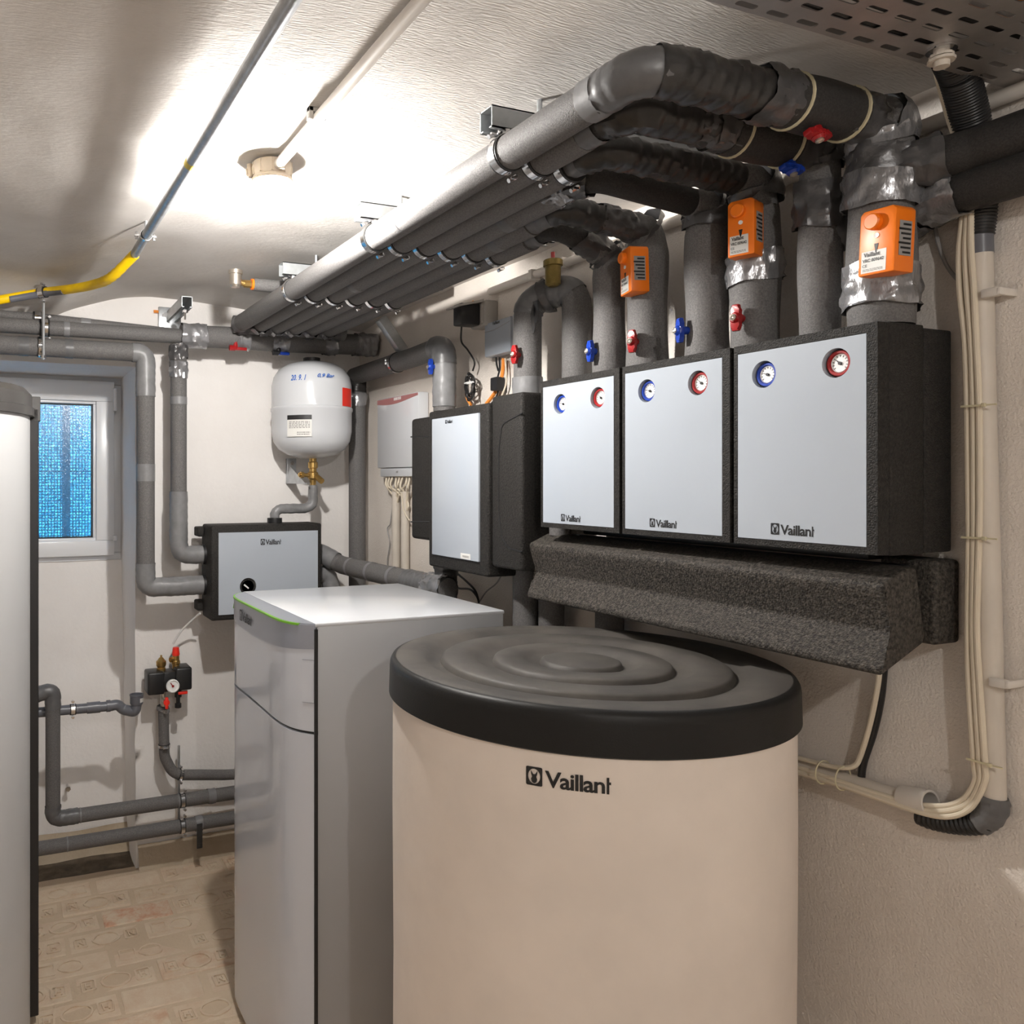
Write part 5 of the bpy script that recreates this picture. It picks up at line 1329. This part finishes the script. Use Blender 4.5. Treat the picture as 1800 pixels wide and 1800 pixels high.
# small radio module
rm = thing('wall_controller', 'small pale blue-white control module beside the pipe with the red valve', 'controller', (1.47, 2.17, 1.92))
x = 1.458; a, b = PX(851, 576, x), PX(897, 566, x); zb1 = PX(851, 629, x).z
bm = BM(); box(bm, (x, b.y, zb1), (1.497, a.y, a.z+0.012), 0.006, 2); mk('cover', bm, M_panel, rm)
bm = BM(); box(bm, (x+0.006, b.y-0.012, zb1+0.01), (1.497, b.y-0.001, a.z+0.015), 0.004, 2); mk('side_cover', bm, M_white, rm)
text_on('wordmark', rm, 'Vaillant', (x-0.0006, a.y-0.048, a.z-0.001), (0, -1, 0), (0, 0, 1), (-1, 0, 0), 0.04, 0.010, offset=0.02)
bm = BM(); sweep(bm, smooth_path([V((x-.0005, a.y-0.004, a.z-0.016)), V((x-.0005, a.y-0.06, a.z-0.016)), V((x-.0005, b.y+0.004, a.z-0.004))], 6), 0.0008, 6); mk('joint_line', bm, M_greylab, rm)
# socket box with plugged adapter
sk = thing('socket_box', 'grey surface socket box at the end of the top conduit', 'socket', (1.47, 2.26, 2.03))
a, b = PX(829, 536, 1.455), PX(856, 532, 1.455); zb2 = PX(829, 580, 1.455).z
bm = BM(); box(bm, (1.45, b.y, zb2), (1.498, a.y, a.z), 0.006, 2); mk('housing', bm, M_socket, sk)
bm = BM(); box(bm, (1.444, b.y+0.012, zb2+0.008), (1.452, a.y-0.012, a.z-0.012), 0.003); mk('socket_face', bm, M_socket, sk)
hexa_ = BM(); prism(hexa_, [(1.449, a.z-0.006), (1.449, a.z+0.002), (1.355, a.z-0.022), (1.355, a.z-0.028)], 'y', b.y+0.008, a.y-0.006); mk('open_lid', hexa_, M_socket, sk, 'hinged lid held open')
ad = thing('power_adapter', 'black plug-in power adapter in the grey socket box', 'adapter', (1.41, 2.27, zb2))
bm = BM(); box(bm, (1.372, b.y+0.020, zb2+0.002), (1.443, a.y-0.020, a.z-0.012), 0.005, 2); mk('housing', bm, M_black, ad)
ac = smooth_path([V((1.40, 2.27, zb2+0.004)), PX(811, 600, 1.44), PX(822, 615, 1.46), PX(834, 636, 1.47), PX(831, 652, 1.472)], 6)
bm = BM(); sweep(bm, ac, 0.0030, 8); mk('cord', bm, M_black, ad)
lp = [PX(826+7*math.cos(a)+2*math.sin(2.3*a), 672+19*math.sin(a)+0.5*a, 1.462+0.010*math.cos(a*1.7)) for a in [k*PI/7 for k in range(0, 66)]]
bm = BM(); sweep(bm, smooth_path(lp, 2), 0.0028, 6); mk('coiled_cord', bm, M_black, ad, 'bundled coil of cord')
bm = BM(); p = PX(825, 673, 1.45); sweep(bm, [p+V((0.010*math.cos(a), 0.024*math.sin(a), 0)) for a in [2*PI*k/12 for k in range(13)]], 0.0025, 6); mk('cord_tie', bm, M_dial, ad, 'white tie round the coil')
for pts, m, r, l, nm in (([(819, 692), (822, 702), (828, 712)], M_orangec, 0.005, 'short orange cable end below the coiled black cord', 'control_cable'),
      ([(885, 630), (884, 650), (881, 665), (870, 690), (855, 710)], M_orangec, 0.006, 'orange cable running down from the small control module', 'control_cable'),
      ([(872, 628), (873, 640), (876, 652)], M_black, 0.0028, 'left thin black wire under the small control module', 'control_cable'),
      ([(878, 628), (878, 650), (875, 664), (875, 690), (868, 704), (862, 711)], M_black, 0.0028, 'black wire through a ferrite block under the small control module', 'control_cable'),
      ([(888, 630), (890, 660), (888, 680), (880, 700), (876, 712)], M_cable, 0.0028, 'thin cream wire beside the orange cable under the module', 'control_cable'),
      ([(832, 530), (826, 536), (823, 541)], M_orangec, 0.004, 'orange cable stub leaving the end of the top conduit', 'control_cable')):
    xx = 1.478 if nm else 0
    tag(mk(nm, sweep(BM(), smooth_path([PX(u, v, xx) for u, v in pts], 6), r, 8), m), l, 'cable')
p = PX(874, 675, 1.47); bm = BM(); box(bm, (1.455, p.y-0.018, p.z-0.021), (1.487, p.y+0.018, p.z+0.021), 0.004)
tag(mk('ferrite_block', bm, M_black), 'small black ferrite block on the wire under the control module', 'ferrite')

# ================================================================== PIPES BELOW AND BETWEEN THE STATIONS
mp, MP = pipe('insulated_pipe', 'grey taped pipe sloping from the brine box towards the gaugeless station, over the heat pump', 'pipe',
   [([(X1+0.002, 3.10, PY(566, 972, 3.1).z), (X1+0.035, 3.10, PY(566, 972, 3.1).z), PY(600, 993, 3.02), PX(788, 1036, 1.36)], 0.036, 0.05, M_foam)], None)
q = MP[0]; T = arc(q)[-1]
band(mp, q, 0, 0.11, 0.037, 'wrapl')
for f in (0.26, 0.44, 0.62): band(mp, q, T*f-0.008, T*f+0.010, 0.0365, 'jointl')
band(mp, q, T*0.72, T*0.90, 0.0368, 'wrap'); band(mp, q, T*0.88, T-0.001, 0.037, 'duct')
m2, M2 = pipe('insulated_pipe', 'short grey pipe bending from the brine box low port down behind the heat pump', 'pipe', [([(X1+0.002, 3.10, 1.155), (X1+0.07, 3.10, 1.155), (X1+0.09, 3.08, 1.02), (X1+0.09, 3.08, 0.03)], 0.033, 0.05, M_foam)], None)
band(m2, M2[0], 0, 0.15, 0.034, 'wrapl')
for i, (rx, ry, r, zt1, l) in enumerate(((1.386, 2.345, 0.037, 1.325, 'black wrapped pipe under the tall white panel of the gaugeless station'), (1.40, 1.927, 0.037, 1.298, 'dark grey pipe under the near cover of the gaugeless station'),
                                     (1.427, 1.848, 0.035, 1.29, 'dark grey pipe below the far end of the manifold cover'), (1.445, 1.64, 0.035, 1.243, 'dark grey pipe under the middle of the manifold cover behind the tank'))):
    t, q = pipe('insulated_pipe', l, 'pipe', [([(rx, ry, zt1), (rx, ry, 0.02)], r, 0.05, M_foamd if i == 0 else M_foam)], 'pipes falling behind the cabinet and tank', loc=(rx, ry, 0.02))
    if i == 0: band(t, q[0], 0.0, 0.10, r, 'black')
p = PX(997, 945, 1.40); tag(mk('pipe_stub', cyl(BM(), (1.375, p.y, 1.396), (1.375, p.y, BZ0-0.001), 0.026, 20), M_foam), 'short grey pipe stub between the farthest pump box and the manifold cover', 'pipe')
for pts, r, l in (([(800, 1005), (820, 1022), (835, 1038), (842, 1058)], 0.0036, 'upper black cable below the gaugeless station behind the heat pump'), ([(796, 1026), (806, 1034), (826, 1036), (838, 1048), (842, 1060)], 0.0036, 'lower black cable below the gaugeless station behind the heat pump')):
    tag(mk('control_cable', sweep(BM(), smooth_path([PX(u, v, 1.47) for u, v in pts], 6), r, 8), M_black), l, 'cable')
tag(mk('control_cable', sweep(BM(), smooth_path([PX(881, 1012, 1.40), PX(872, 1026, 1.44), PX(855, 1040, 1.46), PX(844, 1056, 1.472)], 6), 0.0024, 8), M_greylab), 'thin grey wire hanging below the near cover of the gaugeless station', 'cable')

# ================================================================== LOWER LEFT: safety group, waste pipe, floor pipes
ys_ = 3.17
def LS(u, v, y=ys_): return PY(u, v, y)
sg = thing('safety_group', 'black safety valve block with round gauge, brass vents and red cap on the window wall', 'valve group', LS(300, 1217))
a, b = LS(260, 1184, 3.14), LS(338, 1216, 3.14)
bm = BM(); box(bm, (a.x, 3.14, b.z), (a.x+0.065, 3.23, a.z), 0.008, 3); box(bm, (b.x-0.065, 3.14, b.z+0.008), (b.x, 3.23, a.z+0.010), 0.008, 3); box(bm, (a.x+0.05, 3.15, b.z+0.006), (b.x-0.05, 3.22, a.z-0.004), 0.004); mk('insulation_block', bm, M_black, sg)
c = LS(303, 1205, 3.137)
bm = BM(); lathe(bm, [(0, -0.004), (0.024, -0.004), (0.0255, 0.004), (0.0255, 0.012), (0.022, 0.014), (0.021, 0.010), (0, 0.010)], c, (0, -1, 0), 28); gg = mk('pressure_gauge', bm, M_dial, sg, 'white dial pressure gauge')
bm = BM(); box(bm, c+V((-0.0015, -0.013, -0.004)), c+V((0.0015, -0.0115, 0.016)), rot=Matrix.Rotation(-0.6, 3, 'Y'), piv=c); box(bm, c+V((-0.004, -0.0135, -0.004)), c+V((0.004, -0.0115, 0.004))); mk('needle', bm, M_red, gg, 'red needle')
p = LS(285, 1184); bm = BM(); lathe(bm, [(0, 0), (0.017, 0), (0.017, 0.010), (0.014, 0.012), (0.017, 0.016), (0.0195, 0.022), (0.0195, 0.036), (0.015, 0.040), (0.008, 0.050), (0.004, 0.052), (0.004, 0.060), (0, 0.060)], V((p.x, 3.19, a.z-0.004)), seg=20); mk('air_vent', bm, M_brass, sg, 'brass air vent')
p = LS(311, 1184); bm = BM(); lathe(bm, [(0, 0), (0.014, 0), (0.014, 0.018), (0.017, 0.020), (0.017, 0.030), (0.014, 0.034), (0.014, 0.052), (0, 0.052)], V((p.x, 3.19, a.z-0.002)), seg=20); cyl(bm, (p.x-.005, 3.19, a.z+0.036), (p.x-0.024, 3.18, a.z+0.036), 0.010, 12); rv = mk('relief_valve', bm, M_brass, sg, 'brass relief valve')
bm = BM(); lathe(bm, [(0, 0.050), (0.014, 0.050), (0.0155, 0.055), (0.012, 0.082), (0, 0.082)], V((p.x, 3.19, a.z)), seg=12); mk('cap', bm, M_redlab, rv, 'red cap')
p = LS(288, 1240); bm = BM(); cyl(bm, (p.x, 3.18, b.z+0.01), (p.x, 3.18, b.z-0.055), 0.012, 12); cyl(bm, (p.x, 3.165, b.z-0.028), (p.x, 3.13, b.z-0.028), 0.010, 12); mk('fill_valve', bm, M_nickel, sg)
bm = BM(); box(bm, (p.x-0.004, 3.118, b.z-0.052), (p.x+0.008, 3.132, b.z-0.008), 0.003); cyl(bm, (p.x+.002, 3.132, b.z-.028), (p.x+.002, 3.122, b.z-.028), 0.012, 12); mk('valve_lever', bm, M_redlab, sg, 'red lever')
p = LS(313, 1228); bm = BM(); cyl(bm, (p.x, 3.17, b.z+0.005), (p.x, 3.17, b.z-0.022), 0.014, 12); cyl(bm, (p.x, 3.17, b.z-0.022), (p.x, 3.17, b.z-0.055), 0.008, 12); cyl(bm, (p.x, 3.17, b.z-0.048), (p.x, 3.17, b.z-0.064), 0.013, 12); mk('drain_cock', bm, M_black, sg)
bm = BM(); box(bm, (p.x-0.003, 3.15, b.z-0.010), (p.x+0.034, 3.160, b.z+0.002), 0.003); mk('cock_lever', bm, M_redlab, sg, 'red lever')
# pipe from the safety group
p0 = LS(288, 1244)
sgp, SP = pipe('insulated_pipe', 'slim grey pipe bending from the safety valve block towards the heat pump', 'pipe', [([(p0.x, 3.18, p0.z), LS(289, 1330, 3.18), LS(305, 1362, 3.18), LS(395, 1362, 3.18), LS(470, 1358, 3.18)], 0.0205, 0.09, M_foam)], 'grey pipes low on the window wall')
band(sgp, SP[0], 0.0, 0.012, 0.021, 'duct'); s1 = s_at(SP[0], LS(288, 1311, 3.18)); clamp(sgp, SP[0], s1, 0.0205, 0.016); s2 = s_at(SP[0], LS(318, 1360, 3.18)); clamp(sgp, SP[0], s2, 0.0205, 0.016, (0, 0, 1))
# floor pipes
yp = 3.16
pA = PY(93, 1432, yp); zlo = PY(318, 1407, yp).z; zl2 = PY(318, 1452, yp).z; zt2 = PY(93, 1212, yp).z
fp, FPp = pipe('insulated_pipe', 'grey pipe coming from behind the white heater, down, then right as upper floor pipe', 'pipe',
    [([(pA.x-0.35, yp-0.02, zt2-0.03), (pA.x-0.06, yp, zt2-0.015), (pA.x, yp, zt2), (pA.x, yp, zlo), (0.95, yp, zlo)], 0.0265, 0.035, M_foam)], 'grey pipes low on the window wall')
q = FPp[0]
band(fp, q, s_at(q, (pA.x-0.07, yp, zt2)), s_at(q, (pA.x, yp, zt2-0.07)), 0.027, 'wrap'); band(fp, q, s_at(q, (pA.x, yp, zlo+0.05)), s_at(q, (pA.x+0.09, yp, zlo)), 0.027, 'wrap')
for u in (141, 313): s = s_at(q, PY(u, 1430, yp)); band(fp, q, s-0.002, s+0.003, 0.0268, 'jointl')
clamp(fp, q, s_at(q, PY(320, 1405, yp)), 0.0265, 0.022, (0, 0, 1)); band(fp, q, s_at(q, PY(365, 1400, yp)), s_at(q, PY(378, 1400, yp)), 0.027, 'wrapl')
fp2, FP2 = pipe('insulated_pipe', 'lowest grey pipe along the floor of the window wall', 'pipe', [([(-0.45, yp, zl2), (0.95, yp, zl2)], 0.026, 0.1, M_foam)], 'grey pipes low on the window wall')
q = FP2[0]
s = s_at(q, PY(118, 1475, yp)); band(fp2, q, s-0.002, s+0.003, 0.0265, 'jointl'); clamp(fp2, q, s_at(q, PY(320, 1450, yp)), 0.026, 0.022, (0, 0, 1)); band(fp2, q, s_at(q, PY(343, 1450, yp)), s_at(q, PY(355, 1450, yp)), 0.0268, 'wrapl')
rodx = PY(319, 1400, yp).x
bm = BM(); cyl(bm, (rodx, yp+0.05, zl2-0.03), (rodx, yp+0.05, SP[0][3].z+0.02), 0.005, 8)
for zz in (zlo, zl2): cyl(bm, (rodx, yp+0.052, zz), (rodx, yp+0.02, zz), 0.004, 8)
tag(mk('threaded_rod', bm, M_galv), 'upright threaded rod joining the clamps of the low pipes', 'rod')
lgx = PY(351, 1450, yp-0.03).x
bm = BM(); box(bm, (lgx-0.011, yp-0.031, 0.10), (lgx+0.011, yp-0.028, zl2+0.01), 0.0005); mk('strap', bm, M_foamd, fp2, 'dark strap hanging down from the pipe')
# waste pipe
yw = 3.20
w0, w1 = PY(60, 1253, yw), PY(196, 1241, yw)
wp = thing('waste_pipe', 'blue-grey plastic waste pipe with an upturned cup end and steel clamp', 'pipe', PY(238, 1235, yw))
wpts = [w0+(w0-w1)*2.0, w1]
bm = BM(); sweep(bm, wpts, 0.0185, 20); mk('tube', bm, M_pvc, wp)
e = fillet([w1-(w1-w0)*0.02, PY(207, 1238, yw), PY(216, 1247, yw), PY(238, 1252, yw-0.02), PY(240, 1236, yw-0.02)], 0.03, 6)
bm = BM(); sweep(bm, e, 0.020, 20); mk('elbow', bm, M_pvc, wp)
for u in (172, 190): 
    p = PY(u, 1243 if u < 180 else 1241, yw); dd_ = (w1-w0).normalized(); bm = BM(); cyl(bm, p-dd_*(0.006 if u > 180 else 0.04), p+dd_*0.008, 0.0225 if u > 180 else 0.0215, 20); mk('socket', bm, M_pvc, wp)
cp_ = PY(240, 1237, yw-0.02); bm = BM(); lathe(bm, [(0.0, -0.004), (0.021, -0.004), (0.0255, 0.004), (0.0255, 0.030), (0.027, 0.032), (0.027, 0.037), (0.023, 0.037), (0.022, 0.006), (0, 0.006)], cp_, seg=28); cup = mk('cup', bm, M_pvc, wp)
bm = BM(); grid(bm, 6, 1, lambda a, b: cp_+V((0.0259*math.cos(-1.2+0.9*a), 0.0259*math.sin(-1.2+0.9*a), 0.008+0.016*b))); mk('paper_label', bm, M_paper, cup, 'small paper label')
q = [w0, w1]; clamp(wp, q, s_at(q, PY(128, 1246, yw)), 0.0185, 0.022, (0, 0, 1))
# clear hose
hs = smooth_path([PY(352, 1078, 3.12), PY(338, 1090, 3.16), PY(318, 1110, 3.19), PY(304, 1132, 3.20)], 8)
tag(mk('drain_hose', sweep(BM(), hs, 0.0042, 8), M_clear), 'thin clear hose curving down from the brine box corner', 'hose')
p = PY(119, 1384, 3.50)
bm = BM(); cyl(bm, p+V((0, 0.03, 0)), p+V((0, -0.02, 0)), 0.005, 8); cyl(bm, p+V((0, -0.012, 0)), p+V((0, -0.022, 0)), 0.011, 6)
tag(mk('wall_bolt', bm, M_chrome), 'single bolt sticking out of the niche wall under the window', 'bolt')

# cables added in the tray so its slots look dark
for k, (y, r, m, l) in enumerate(((0.755, 0.009, M_black, 'added black cable darkening the tray slots at the far side'), (0.715, 0.011, M_black, 'added thick black cable darkening the tray slots'), (0.66, 0.008, M_orangec, 'added orange cable lying in the cable tray'),
                      (0.62, 0.012, M_black, 'added thickest black cable darkening the tray slots, nearer the camera'))):
    pts = [V((tx0+0.02+0.13*j, y+0.006*math.sin(j*1.3+k), tz0+r+0.0015)) for j in range(8)]
    tag(mk('added_tray_cable', sweep(BM(), smooth_path(pts, 4), r, 10), m), l, 'cable', 'cables added in the tray to darken its slots')
